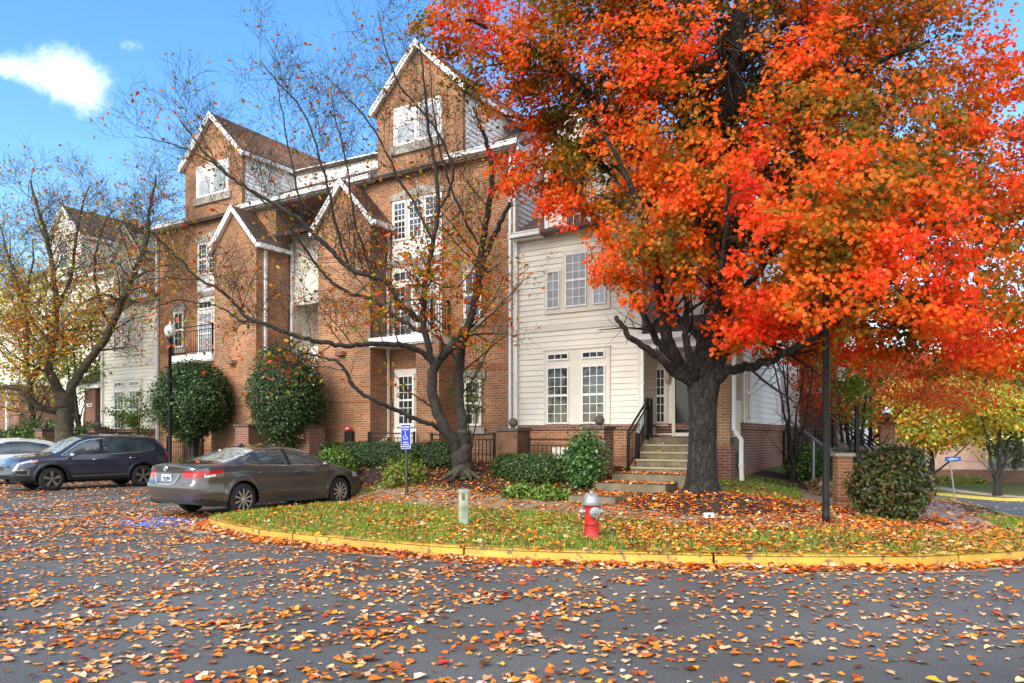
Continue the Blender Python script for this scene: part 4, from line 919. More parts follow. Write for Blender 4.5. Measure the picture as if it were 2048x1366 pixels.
        # small stone trimmed windows at the outer end
        for z0, z1 in ((1.95, 3.15), (4.95, 6.2)):
            x0, x1 = mir(-5.22, -4.72, f); mb = MB(); mb.box(x0-.16, x1+.16, -.04, 0, z1+.06, z1+.32); mb.build('lintel', M_STONE, T); mb = MB(); mb.box(x0-.16, x1+.16, -.06, 0, z0-.24, z0-.06); mb.build('stone_sill', M_STONE, T)
            window(T, 'F', 0, x0, x1, z0, z1, 2, 4, .05, sill=False)
        # hooded wall lamp on the bay
        cx = (p0+p1)/2; mb = MB(); mb.prism([(cx-.16, -.81, 4.03), (cx+.16, -.81, 4.03), (cx+.1, -.81, 4.16), (cx-.1, -.81, 4.16)], (0, -.22, 0)); mb.build('wall_lamp', M_BRICK2, T)
    # stair shaft between the two bays
    st = MB(); x0, x1 = -12.95, -10.15; y = .72
    st.box(x0, x1, y, y+.12, 7.3, 8.5); st.box(x0, x1, y, y+.12, 3.35, 4.65); st.box(x0, x1, y, y+.12, 6.1, 6.2)
    st.box(x0, x0+.12, y+.01, y+.11, .4, 8.4); st.box(x0, x1, y-.02, y+.1, 6.2, 7.28)
    st.mi = 1; st.box(x0, x1, 2.6, 2.7, .3, 8.4); st.box(x0, x0+.05, y+.15, 2.6, .3, 8.3); st.box(x1-.05, x1, y+.15, 2.6, .3, 8.3)
    st.build('stair_shaft', [M_TRIM, M_SIDE], T)
    # (the shaft is open: cut the block here with darkness behind the openings)
    mb = MB(); slab(mb, [(-13.0,-.1,8.35),(-10.2,-.1,8.35),(-10.2,2.2,9.4),(-13.0,2.2,9.4)], .08); mb.build('shaft_roof', M_ROOF, T)
    for x, yy, z0, z1 in ((-3.72, -.05, 1.35, 9.35), (-7.98, -.08, 1.6, 7.75), (-12.92, -.45, 1.6, 7.75), (-12.85, .62, 1.2, 8.2), (-19.38, -.06, 1.2, 9.3)):
        downspout(T, x, yy, z0, z1, w=.085)
    mb = MB(); mb.bar((-7.98, -.1, 1.62), (-8.0, -1.5, .95), .08); mb.build('downspout', M_ALU, T)
    # dark meter recess wall and unit wing walls at ground level, left of the bay
    return T
# the block must be open at the shaft: build it in two halves instead
_bb_src = None
BB = brick_building()
def reopen_shaft():
    w = [c for c in BB.children if c.name.startswith('wall') and not c.name.startswith('wall_lamp')][0]
    me = w.data; vs = [v.co.copy() for v in me.vertices[:8]]
    import bmesh
    bm = bmesh.new(); bm.from_mesh(me); bm.verts.ensure_lookup_table()
    bmesh.ops.delete(bm, geom=bm.verts[:8], context='VERTS')
    def bx(x0, x1, y0, y1, z0, z1):
        v = [bm.verts.new(p) for p in [(x0,y0,z0),(x1,y0,z0),(x1,y1,z0),(x0,y1,z0),(x0,y0,z1),(x1,y0,z1),(x1,y1,z1),(x0,y1,z1)]]
        for f in [(0,3,2,1),(4,5,6,7),(0,1,5,4),(1,2,6,5),(2,3,7,6),(3,0,4,7)]: bm.faces.new([v[i] for i in f])
    bx(-19.45, -12.95, .02, 13, .3, 9.45); bx(-10.15, -3.65, .02, 13, .3, 9.45); bx(-12.95, -10.15, 2.75, 13, .3, 9.4); bx(-12.95, -10.15, .02, 2.3, 9.35, 9.45)
    bm.to_mesh(me); bm.free()
    uv = me.uv_layers[0]; me.uv_layers.remove(uv); boxuv(me)
reopen_shaft()

def cream_house(f, label, porch=True):
    a0, a1 = mir(-3.58, 0, f); T = empty('town_house', C0, TH, label, 'house'); Z0 = .3
    A1 = 2.17 if not f else a1; A0 = a0 if not f else MX-2.17
    w = MB(); w.box(a0, a1, .02, 10, 1.93, 7.0); w.box(min(A0, a0)+.0, max(A1, a1), 1.5, 10, 1.95, 7.0) if False else None
    w.build('wall', M_SIDE, T)
    base = MB(); base.box(a0, a1, -.04, 10, Z0, 1.88); base.mi = 1; base.box(a0, a1+.02, -.09, 10, 1.80, 1.925); base.mi = 2; soldier(base, a0, a1, -.04, 1.02, .07); base.build('brick_base', [M_BRICK, M_BRICK2, M_SOLDIER], T)
    siding(T, 'F', .02, [(a0, 1.93), (a1, 1.93), (a1, 6.95), (a0, 6.95)], M_SIDE)
    mb = MB(); mb.box(a0+.0, a0+.1, -.02, .02, 1.93, 6.9); mb.box(a1-.09, a1+.015, -.025, .06, 1.93, 6.9); mb.box(a0+.1, a1-.09, -.022, .0, 4.38, 4.50); mb.build('trim_board', M_TRIM, T)
    # roof with front dormer
    rf = MB(); slab(rf, [(a0-.02,-.3,6.92),(a1+.2,-.3,6.92),(a1+.2,5,10.1),(a0-.02,5,10.1)], .1); slab(rf, [(a0-.02,5,10.1),(a1+.2,5,10.1),(a1+.2,10.3,6.9),(a0-.02,10.3,6.9)], .1); r = rf.build('roof', M_ROOF, T)
    d0, d1 = mir(-2.66, -.84, f)
    gutter(r, a0-.02, d0+.0, -.36, 7.0); gutter(r, d1, a1+.2, -.36, 7.0)
    dm = MB(); dm.box(d0, d1, -.0, 3.2, 6.8, 8.9); c = (d0+d1)/2; dm.prism([(d0, 0, 8.9), (d1, 0, 8.9), (c, 0, 9.9)], (0, 3.5, 0)); D = dm.build('dormer', M_SIDE, T)
    siding(D, 'F', 0, [(d0, 6.95), (d1, 6.95), (d1, 8.9), (c, 9.88), (d0, 8.9)], M_SIDE); siding(D, 'S', d1, [(0, 6.95), (0, 8.9), (3.0, 8.9), (3.0, 8.8)], M_SIDE)
    mb = MB(); mb.box(d0-.02, d0+.09, -.04, 0, 6.95, 8.9); mb.box(d1-.09, d1+.02, -.04, 0, 6.95, 8.9); mb.build('corner_board', M_WHITE, D)
    gable_roof(D, d0, d1, 0, 3.6, 8.85, 9.92, over=.15)
    x0, x1 = mir(-2.05, -1.42, f); window(T, 'F', -.02, x0, x1, 6.98, 8.25, 3, 4, .09, trim=M_TRIM, glass=M_GLASS)
    # first floor triple window in one frame
    y0, y1 = mir(-2.70, -.82, f); mb = MB(); mb.box(y0, y1, -.045, 0, 4.82, 6.02); mb.box(*mir(-2.15, -1.35, f), -.046, 0, 6.0, 6.42); mb.build('window_surround', M_TRIM, T)
    for (u0, u1, zt) in ((-2.60, -2.22, 5.93), (-2.05, -1.45, 6.31), (-1.27, -.92, 5.93)):
        x0, x1 = mir(u0, u1, f); window(T, 'F', -.045, x0, x1, 4.95, zt, 2 if u1-u0 < .5 else 3, 4 if u1-u0 < .5 else 6, 0, sash=(u1-u0 > .5), glass=M_BLIND)
    # ground floor pair with transoms
    y0, y1 = mir(-2.70, -.82, f); mb = MB(); mb.box(y0, y1, -.045, 0, 1.935, 3.86); mb.box(y0-.02, y1+.02, -.07, 0, 3.862, 3.9); mb.build('window_surround', M_TRIM, T)
    for u0, u1 in ((-2.58, -1.96), (-1.58, -.94)):
        x0, x1 = mir(u0, u1, f); window(T, 'F', -.045, x0, x1, 1.955, 3.42, 3, 6, 0); window(T, 'F', -.045, x0, x1, 3.60, 3.78, 3, 1, 0, sash=False)
    downspout(T, a0+.06, -.06, 1.35, 6.9, w=.08)
    if f == 0:
        downspout(T, .05, -.05, 1.95, 3.85, kick=None, w=.085); mb = MB(); mb.bar((.05, -.07, 1.97), (-.06, -.13, 1.72), .08); mb.mi = 1; mb.bar((-.06, -.13, 1.70), (-.06, -.13, .8), .085); mb.build('downspout', [M_ALU, M_IRON], T)
        # side wing behind the porch
        wg = MB(); wg.box(0, 2.17, 1.02, 9.6, 1.95, 6.9); wg.build('wall', M_SIDE, T)
        b = MB(); b.box(0, 2.16, 1.0, 9.6, .2, 1.80); b.mi = 1; b.box(0, 2.22, .95, 9.6, 1.80, 1.955); b.mi = 0; b.box(2.0, 2.15, .45, 1.0, .2, 1.25)
        b.build('brick_base', [M_BRICK2, M_BRICK2], T)
        siding(T, 'S', 2.17, [(1.05, 1.96), (1.05, 6.9), (8.0, 6.9), (8.0, 1.96)], M_SIDEW)
        siding(T, 'F', 1.02, [(.02, 1.66), (.44, 1.66), (.44, 3.9), (.02, 3.9)], M_SIDE); siding(T, 'S', 0, [(0.1, 1.66), (.0+.98, 1.66), (.98, 3.9), (.1, 3.9)], M_SIDE)
        window(T, 'F', 1.0, .0, .25, 1.97, 3.35, 2, 6, .07)
        for u0, u1 in ((1.28, 1.55), (5.35, 5.75)): window(T, 'S', 2.18, u0, u1, 2.0, 3.4, 1, 2, .07, sill=False, glass=M_BLIND)
        for u0, u1 in ((2.2, 3.0), (5.2, 6.0)): window(T, 'S', 2.18, u0, u1, 4.9, 6.2, 2, 4, .07)
        # porch: pier, beam, roof, door, lamp, floor
        p = MB(); p.box(1.86, 2.15, -.02, .28, 1.42, 3.72); p.mi = 1; p.box(1.82, 2.19, -.06, .32, .2, 1.36); p.mi = 2; p.box(1.81, 2.20, -.07, .33, 1.362, 1.418); p.build('porch_pier', [M_BRICK3, M_BRICK2, M_SOLDIER], T)
        p = MB(); p.box(-.02, 2.24, -.08, .3, 3.74, 4.0); p.box(2.05, 2.22, .3, 1.0, 3.76, 3.98); p.box(0, 2.1, .3, 1.0, 3.93, 3.97); p.build('porch_beam', M_WHITE, T)
        p = MB(); slab(p, [(-.1,-.22,4.0),(2.4,-.22,4.0),(2.4,1.6,4.95),(-.1,1.6,4.95)], .08); pr = p.build('porch_roof', M_ROOF, T); gutter(pr, -.1, 2.4, -.30, 4.07)
        p = MB(); p.box(0, 2.15, 0.02, 1.0, .3, 1.60); p.build('porch_floor', M_STEP, T)
        p = MB(); p.box(2.08, 2.14, .3, .98, 1.62, 2.42); p.mi = 1
        for k in range(5): p.box(2.142, 2.15, .34+k*.13, .35+k*.13+.005, 1.68, 2.38)
        p.mi = 0; p.box(2.06, 2.17, .28, .98, 2.42, 2.47); p.build('porch_panel', [M_TRIM, M_SIDE], T)
        p = MB(); p.box(2.07, 2.12, .3, .98, 2.48, 3.74); p.build('porch_screen', mat('beige_screen', (.36, .29, .20), .8), T)
        d = MB(); d.box(.44, .52, .93, 1.0, 1.63, 3.75); d.box(1.45, 1.55, .93, 1.0, 1.63, 3.75); d.box(.52, 1.45, .93, 1.0, 3.62, 3.75); d.box(.52, 1.45, .94, 1.0, 1.63, 1.72); dd = d.build('door_frame', M_TRIM, T)
        d = MB(); d.box(.52, 1.45, .97, .99, 1.72, 3.62); d.build('door', mat('black_storm_door', (.008, .009, .012), .18), dd)
        l = MB(); l.box(.30, .38, .95, 1.0, 3.08, 3.22); l.mi = 1; l.lathe([(.02, 0), (.06, .02), (.075, .12), (.05, .2), (.01, .26)], (.34, .88, 2.98), 'z', 10); l.build('porch_lamp', [M_IRON, mat('frosted_amber', (.5, .38, .28), .3)], T)
        s = MB(); s.box(.45, .62, -.05, .0, 1.28, 1.62) if False else None
        # steps from the porch to the path
        st = MB(); zt = 1.60
        for k in range(4):
            zt -= .168; st.box(.22, 1.80, -.30*(k+1), -.30*k, .2, zt)
        st.box(.1, 1.85, -2.0, -1.2, .2, .80); st.box(.0, 1.6, -2.75, -2.0, .1, .635); so_ = st.build('entry_steps', M_STEP, T)
        pr_ = MB()
        for k in range(4): z = 1.60-.168*(k+1); pr_.box(.215, 1.805, -.30*(k+1)-.02, -.30*(k+1)+.06, z-.035, z+.004)
        pr_.build('step_nosing', mat('worn_step_edge', (.36, .32, .20), .8), so_)
        railing(T, [(.16, .25, 1.60), (.16, .0, 1.60), (.16, -1.22, .82)], .92, .1)
    else:
        # mirrored side porch seen end-on, brick pier with a house number plaque
        p = MB(); p.box(MX-1.15, MX-.35, -.1, .7, .2, 3.6); p.build('porch_pier', M_BRICK2, T)
        p = MB(); p.box(MX-1.75, MX+.02, -.2, 1.2, 3.6, 3.85); p.build('porch_beam', M_WHITE, T)
        p = MB(); slab(p, [(MX-1.9,-.35,3.87),(MX+.02,-.35,3.87),(MX+.02,1.6,4.75),(MX-1.9,1.6,4.75)], .08); p.build('porch_roof', M_ROOF, T)
        w = MB(); w.box(MX-2.2, MX, 1.6, 10, .3, 7); w.build('wall', M_SIDE, T); siding(T, 'F', 1.6, [(MX-2.2, 1.9), (MX, 1.9), (MX, 6.9), (MX-2.2, 6.9)], M_SIDE)
        railing(T, [(MX-1.9, -1.6, .7), (MX-1.15, -.3, 1.6)], .9, .12)
        numplate(T, (MX-.75, -.13, 2.92), '1543', .42, .14)
    return T
def text_mesh(body, size, m, par, loc, rot, name='lettering', ext=.002, bold=.0, sx=1.0, align='CENTER'):
    cu = bpy.data.curves.new('t', 'FONT'); cu.body = body; cu.size = size; cu.extrude = ext; cu.offset = bold; cu.align_x = align; cu.align_y = 'CENTER'; cu.resolution_u = 3; cu.space_line = .85
    ob = bpy.data.objects.new('t', cu); me = bpy.data.meshes.new_from_object(ob); bpy.data.objects.remove(ob); bpy.data.curves.remove(cu)
    me.materials.clear(); me.materials.append(m); o = bpy.data.objects.new(name, me); COL.objects.link(o); o.location = loc; o.rotation_euler = rot; o.scale = (sx, 1, 1)
    if par: o.parent = par
    return o
def numplate(par, c, txt, w, h):
    mb = MB(); x, y, z = c; mb.prism([(x-w/2, y, z+h/2), (x+w/2, y, z+h/2), (x+w/2-.05, y, z-h/2), (x-w/2+.05, y, z-h/2)], (0, .03, 0)); p = mb.build('number_plaque', M_WHITE, par)
    text_mesh(txt, h*.95, M_IRON, p, (x, y-.004, z), (R(90), 0, 0), bold=.004)
cream_house(0, 'cream clapboard town house with tall gridded windows and steps behind the big maple')
cream_house(1, 'cream clapboard town house left of the brick gables, beside the left lamp post')

def right_house():
    T = empty('town_house', C0, TH, 'town house with square brick porch column and number plaque behind the black pole', 'house')
    b = MB(); b.box(-3, 3.2, 9.6, 18, .2, 7.2); b.build('wall', M_SIDE, T)
    b = MB(); b.box(2.30, 3.17, 8.0, 8.9, -.4, 5.4); b.build('porch_column', M_BRICK2, T)
    b = MB(); b.box(.9, 3.4, 7.8, 9.6, 5.4, 5.75); b.build('porch_beam', M_WHITE, T)
    b = MB(); slab(b, [(.6,7.5,5.77),(3.6,7.5,5.77),(3.6,11,7.6),(.6,11,7.6)], .1); slab(b, [(-3.2,9.3,7.2),(3.5,9.3,7.2),(3.5,13.8,10.3),(-3.2,13.8,10.3)], .1); slab(b, [(-3.2,13.8,10.3),(3.5,13.8,10.3),(3.5,18.3,7.2),(-3.2,18.3,7.2)], .1); b.build('roof', M_ROOF, T)
    b = MB(); b.box(1.5, 2.3, 8.2, 8.3, 1.2, 2.6); b.build('porch_panel', M_TRIM, T)
    b = MB(); b.box(1.4, 5.0, 8.0, 9.6, -.4, 1.22); b.mi = 1; b.box(1.4, 5.0, 7.95, 9.6, 1.22, 1.34); b.build('porch_base', [M_BRICK2, M_CONC], T)
    window(T, 'S', 3.2, 10.5, 11.3, 2.2, 3.6, 2, 4, .08)
    numplate(T, (2.65, 7.985, 3.08), '1546', .46, .15)
    railing(T, [(3.2, 7.9, 1.34), (4.9, 6.6, -.1)], .95, .12); railing(T, [(3.3, 9.0, 1.34), (5.1, 7.7, -.1)], .95, .12)
    s = MB()
    for k in range(6): s.box(3.2+.28*k, 3.5+.28*k, 7.0, 8.0, -.5, 1.25-.2*k)
    s.build('entry_steps', M_STEP, T)
    return T
right_house()
q = Vector((1.12, 14.85, 0)) - C0; qa, qb = q.dot(U1), q.dot(U2)
mb = MB(); P_ = [W(qa, qb), W(qa+1.0, qb), W(qa+1.0, qb+1.3), W(qa, qb+1.3)]; mb.prism([p + Vector((0, 0, .05)) for p in P_], (0, 0, .40)); mb.build('path_step', M_STEP, kind='structure')

def plain_house(name, label, x, y, rz, w, d, h, zr, wm, z0, wins, gable=True, cat='building', band=None, rows=3, brick0=None):
    T = empty(name, (x, y, z0), rz, label, cat); b = MB(); b.box(-w/2, w/2, 0, d, -.5, h)
    if gable: b.prism([(-w/2, 0, h), (w/2, 0, h), (0, 0, zr)], (0, d, 0))
    b.build('wall', wm, T)
    if gable: gable_roof(T, -w/2, w/2, 0, d, h, zr, over=.3, fo=.3)
    else:
        r = MB(); slab(r, [(-w/2-.3,-.3,h),(w/2+.3,-.3,h),(w/2+.3,d/2,zr),(-w/2-.3,d/2,zr)], .12); slab(r, [(-w/2-.3,d/2,zr),(w/2+.3,d/2,zr),(w/2+.3,d+.3,h),(-w/2-.3,d+.3,h)], .12); r.build('roof', M_ROOF, T)
    for u, v, ww, hh in wins: window(T, 'F', 0, u, u+ww, v, v+hh, 2, 4, .09)
    return T
# pale clapboard block behind the left trees
def left_block():
    T = empty('apartment_building', W(-32, 3.2), TH, 'pale clapboard apartment building with a tall gable behind the left trees', 'building')
    b = MB(); b.box(-9, 4.2, .1, 9, .2, 9.4); b.box(-1.57, 1.57, 0, 8, 9.3, 11.7); b.prism([(-1.57, 0, 11.7), (1.57, 0, 11.7), (0, 0, 13.2)], (0, 7.5, 0)); b.build('wall', M_SIDE, T)
    siding(T, 'F', .08, [(-9, 1.2), (4.2, 1.2), (4.2, 9.4), (-9, 9.4)], M_SIDE); siding(T, 'F', -.01, [(-1.57, 9.4), (1.57, 9.4), (1.57, 11.7), (0, 13.15), (-1.57, 11.7)], M_SIDE)
    siding(T, 'S', 4.2, [(0.1, 1.2), (.1, 9.4), (9, 9.4), (9, 1.2)], M_SIDE)
    gable_roof(T, -1.57, 1.57, 0, 7.6, 11.7, 13.25); r = MB(); slab(r, [(-9.3,-.2,9.4),(4.5,-.2,9.4),(4.5,4.6,12.2),(-9.3,4.6,12.2)], .1); slab(r, [(-9.3,4.6,12.2),(4.5,4.6,12.2),(4.5,9.3,9.4),(-9.3,9.3,9.4)], .1); rr = r.build('roof', M_ROOF, T); gutter(rr, 1.7, 4.5, -.28, 9.48); gutter(rr, -9.3, -1.7, -.28, 9.48)
    b = MB(); b.box(-3.2, -.9, -1.7, .1, .1, 4.2); b.build('brick_porch', M_BRICK2, T); b = MB(); b.box(-3.4, -.7, -1.9, .1, 4.2, 4.45); b.build('porch_beam', M_WHITE, T); downspout(T, -1.9, -1.77, .4, 4.2, w=.12)
    for x, z in ((-2.6, 5.2), (-.4, 5.2), (2.4, 5.2), (2.4, 2.0), (-.4, 7.4), (2.4, 7.4), (-.35, 10.1)): window(T, 'F', -.02 if z > 9 else .06, x, x+.75, z, z+1.35, 2, 4, .08)
left_block()
h = plain_house('town_house', 'low cream clapboard house with one gridded window behind the left tree trunk', *W(-28.3, 3.2)[:2], TH, 4.4, 9, 7.4, 10.2, M_SIDE, .3, [(-1.0, 1.9, .8, 1.5), (1.0, 4.6, .8, 1.4)], gable=False)
siding(h, 'F', 0, [(-2.2, 1.4), (2.2, 1.4), (2.2, 7.4), (-2.2, 7.4)], M_SIDE)
plain_house('brick_building', 'pinkish brick building glimpsed through the foliage beyond the street sign', 33, 66, R(-12), 16, 12, 7.5, 11.5, brickmat('pink_brick', (.62, .36, .28), (.52, .29, .22), (.6, .5, .45)), -2.0, [(-6, 1.5, 1.1, 1.7), (-3.6, 1.5, 1.1, 1.7), (-1, 1.5, 1.1, 1.7), (2, 1.5, 1.1, 1.7), (-6, 4.6, 1.1, 1.7), (-3.6, 4.6, 1.1, 1.7)], gable=False)
# brick screen wall far right
T = empty('brick_wall', (38, 58, -2.1), R(-14), 'long low brown brick wall beyond the side road', 'wall')
mb = MB(); mb.box(-11, 14, 0, .3, -.3, 1.15); mb.mi = 1; mb.box(-11.05, 14.05, -.04, .34, 1.15, 1.23); mb.box(-11.2, -10.6, -.1, .4, -.3, 1.4); mb.build('wall', [M_BRICK2, M_CONC], T)
# ------------------------------------------------------------ cars
def paint(name, col, metal=.55, rough=.28):
    m = mat(name, col, rough, metal, coat=1.0, noise_=.05, nscale=2); m.node_tree.nodes['Principled BSDF'].inputs['Coat Roughness'].default_value = .08; return m
M_TYRE = mat('tyre_rubber', (.012, .012, .012), .8, bump=.2, bscale=60)
M_RIM = mat('alloy_silver', (.55, .55, .56), .3, .8)
M_RIMD = mat('alloy_bronze', (.30, .27, .22), .35, .7)
M_CGLASS = mat('car_glass', (.035, .05, .055), .03, spec=1.0, noise_=.5, nscale=3, coat=.6)
M_SCREEN = mat('sky_toned_windscreen', (.30, .37, .36), .05, spec=1.0, coat=1.0, noise_=.55, nscale=9)  # pale base colour stands in for sky reflected in the glass
M_CHROME = mat('chrome', (.75, .75, .76), .12, 1.0)
M_TRIMB = mat('black_plastic', (.012, .012, .013), .5)
M_RED = mat('red_lens', (.40, .004, .004), .25, spec=.5, coat=.3, emit=((.5, .01, .01), .05))
M_CLEAR = mat('clear_lens', (.55, .56, .58), .1, .3, spec=.9, coat=1)
M_AMBER = mat('amber_lens', (.55, .16, .03), .15)
def interp(x, P): 
    xs = [p[0] for p in P]; ys = [p[1] for p in P]; return float(np.interp(x, xs, ys))
def smooth_interp(P, n=400, k=9):
    xs = np.linspace(P[0][0], P[-1][0], n); ys = np.interp(xs, [p[0] for p in P], [p[1] for p in P])
    kk = np.hanning(k+2)[1:-1]; kk /= kk.sum(); yp = np.pad(ys, k//2, mode='edge'); return xs, np.convolve(yp, kk, 'valid')
def car(S, loc, head, label, group='cars parked side by side'):
    T = empty('parked_car', loc, head, label, 'car', group)
    L, HW = S['L'], S['HW']; axx, az, ar = S['axles'], S['wr'], S['arch']
    tx, tz = smooth_interp(S['top'], 500, 15); bx_, bz = smooth_interp(S['belt'], 500, 21); wx, ww = smooth_interp(S['plan'], 500, 7); gx, gw = smooth_interp(S['roofw'], 500, 31)
    top = lambda x: np.interp(x, tx, tz); belt = lambda x: np.minimum(np.interp(x, bx_, bz), top(x)-.012); plan = lambda x: np.interp(x, wx, ww); rw = lambda x: np.interp(x, gx, gw)
    def bottom(x):
        z = np.interp(x, [0, .25, .6, L-.6, L-.25, L], S['sill'])
        for a in axx:
            d = np.abs(x-a); z = np.where(d < ar, np.maximum(z, az + np.sqrt(np.maximum(ar*ar-d*d, 0))*1.0), z)
        return z
    xs = np.unique(np.concatenate([np.arange(0, L+.001, .018), [L]])); NS, NG, NR = 22, 12, 12
    def section(x):
        zb, zl, zt = bottom(x), belt(x), top(x); w = plan(x); g = min(rw(x), w*.93); P = []
        for i in range(NS):
            t = i/(NS-1); z = zb + (zl-zb)*t; s = (z-S['z0'])/(zl-S['z0']+1e-6); s = min(max(s, 0), 1)
            f = np.interp(s, [0, .12, .35, .6, .72, .86, 1], S['flank']); 
            fl = sum(.022*math.exp(-((math.hypot(x-a, z-az)-ar-.03)/.045)**2) for a in axx)
            P.append((w*(f)+fl*(1 if x > .25 and x < L-.25 else 0), z))
        crown = min(.07, (zt-zl)*.45) if zt-zl < .3 else .07
        y0, z0 = P[-1]; z1 = zt-crown; flat = max(0, min(1, (zt-zl-.10)/.25)); g = g*flat + (w*.80)*(1-flat)
        for i in range(1, NG+1):
            t = i/NG; z = z0+(z1-z0)*(math.sin(t*math.pi/2)*.35 + t*.65); P.append((y0*.985 + (g-y0*.985)*(t**1.25), z))
        y1 = P[-1][0]
        for i in range(1, NR+1):
            t = i/NR; P.append((y1*(1-t), z1+(zt-z1)*(1-(1-t)**2.2)))
        return P
    sec = [section(float(x)) for x in xs]; K = len(sec[0])
    def bump_(x, z):                           # front and rear fascia relief
        r = np.interp(z, *S['rear']); f = np.interp(z, *S['front']); return x - r*math.exp(-(x/.28)**2) + f*math.exp(-((L-x)/.3)**2)
    faces = {}; 
    def put(nm, q): faces.setdefault(nm, []).append(q)
    def pt(i, j, s): y, z = sec[i][j]; x = float(xs[i]); return (bump_(x, z), y*s, z)
    for i in range(len(xs)-1):
        for j in range(K-1):
            ym = (sec[i][j][0]+sec[i][j+1][0]+sec[i+1][j][0]+sec[i+1][j+1][0])/4; zm = (sec[i][j][1]+sec[i][j+1][1]+sec[i+1][j][1]+sec[i+1][j+1][1])/4; xm = float(xs[i]+xs[i+1])/2
            reg = 'side' if j < NS-1 else 'green' if j < NS-1+NG else 'top'
            nm = S['cls'](xm, ym, zm, reg, top(xm), belt(xm))
            for s in (1, -1):
                q = [pt(i, j, s), pt(i+1, j, s), pt(i+1, j+1, s), pt(i, j+1, s)]; put((nm, s), q if s < 0 else q[::-1])
    for end in (0, len(xs)-1):                 # end caps as finer rows
        sc = sec[end]; NC = 30
        for j in range(K-1-NR):
            for c in range(-NC, NC):
                y0, z0 = sc[j]; y1, z1 = sc[j+1]; f0, f1 = c/NC, (c+1)/NC; x = float(xs[end])
                bow = (lambda f: (1-f*f)*S['bow'][0]) if end == 0 else (lambda f: -(1-f*f)*S['bow'][1])
                q = [(bump_(x, z0)-bow(f0), y0*f0, z0), (bump_(x, z0)-bow(f1), y0*f1, z0), (bump_(x, z1)-bow(f1), y1*f1, z1), (bump_(x, z1)-bow(f0), y1*f0, z1)]
                nm = S['cap'](end == 0, abs((y0+y1)/2*(f0+f1)/2), (z0+z1)/2); put((nm, 1 if f0+f1 > 0 else -1), q if end else q[::-1])
        # close the top of the cap
        sc2 = sc[K-1-NR:]; x = float(xs[end])
        for j in range(len(sc2)-1):
            for s in (1, -1):
                (y0, z0), (y1, z1) = sc2[j], sc2[j+1]; q = [(bump_(x, z0), y0*s, z0), (bump_(x, z1), y1*s, z1), (bump_(x, z1), 0, z1), (bump_(x, z0), 0, z0)]; 
        y0, z0 = sc2[0]; N_ = 20
        ring = [(bump_(x, z), y, z) for y, z in sc2] + [(bump_(x, z), -y, z) for y, z in sc2[::-1][1:]]
        bowf = (lambda y: (1-(y/y0)**2)*S['bow'][0]) if end == 0 else (lambda y: -(1-(y/y0)**2)*S['bow'][1])
        for c in range(N_):
            ya, yb = -y0+2*y0*c/N_, -y0+2*y0*(c+1)/N_
            def zt_(y): return float(np.interp(abs(y), [p[0] for p in sc2[::-1]], [p[1] for p in sc2[::-1]]))
            q = [(bump_(x, z0)-bowf(ya), ya, z0), (bump_(x, z0)-bowf(yb), yb, z0), (bump_(x, zt_(yb)), yb, zt_(yb)), (bump_(x, zt_(ya)), ya, zt_(ya))]; put(('body', 1), q if end else q[::-1])
    # merge into parts
    MM = dict(body=S['paint'], glass=M_CGLASS, screen=M_SCREEN, rear=M_SCREEN, tail=M_RED, clear=M_CLEAR, head=M_CLEAR, black=M_TRIMB, pillar=M_TRIMB, fog=S.get('fogm', M_RIMD), amber=M_AMBER, grille=M_TRIMB, plateb=S['paint'])
    NM = dict(body='body', glass='side_window', screen='windscreen', rear='rear_window', tail='tail_light', clear='tail_light_lens', head='headlight', black='black_trim', pillar='door_pillar', fog='fog_lamp_surround', amber='indicator', grille='grille', plateb='body')
    single = {'body', 'screen', 'rear', 'black', 'grille', 'plateb'}; grp = {}
    for (nm, s), qs in faces.items():
        if nm is None: continue
        key = nm if nm in single else (nm, s); grp.setdefault(key, []).extend(qs)
    for key, qs in grp.items():
        nm = key if isinstance(key, str) else key[0]; idx = {}; v = []; f = []
        for q in qs:
            t = []
            for p in q:
                k = (round(p[0], 4), round(p[1], 4), round(p[2], 4))
                if k not in idx: idx[k] = len(v); v.append(p)
                t.append(idx[k])
            t2 = [a for n_, a in enumerate(t) if a not in t[:n_]]
            if len(t2) > 2: f.append(tuple(t2))
        mb = MB(); mb.add(v, f); o = mb.build(NM[nm], MM[nm], T); me = o.data; me.polygons.foreach_set('use_smooth', [True]*len(me.polygons)); me.set_sharp_from_angle(angle=R(50))
    surf = lambda x, z: float(np.interp(z, [p[1] for p in section(x)[:NS+NG]], [p[0] for p in section(x)[:NS+NG]]))
    # window surround, seams, handles
    ch = MB(); 
    for s in (1, -1):
        pl = [(bump_(x, z), s*(surf(x, z)+.004), z) for x, z in S['dlo']]; ch.tube(pl, .0085, 5)
    ch.build('window_trim', M_CHROME, T)
    sm = MB()
    for s in (1, -1):
        for (x0, z0), (x1, z1) in S['seams']:
            P_ = [(x0+(x1-x0)*t, z0+(z1-z0)*t) for t in np.linspace(0, 1, 12)]; sm.tube([(x, s*(surf(x, z)+.0005), z) for x, z in P_], .0042, 4)
    sm.build('door_seam', M_TRIMB, T)
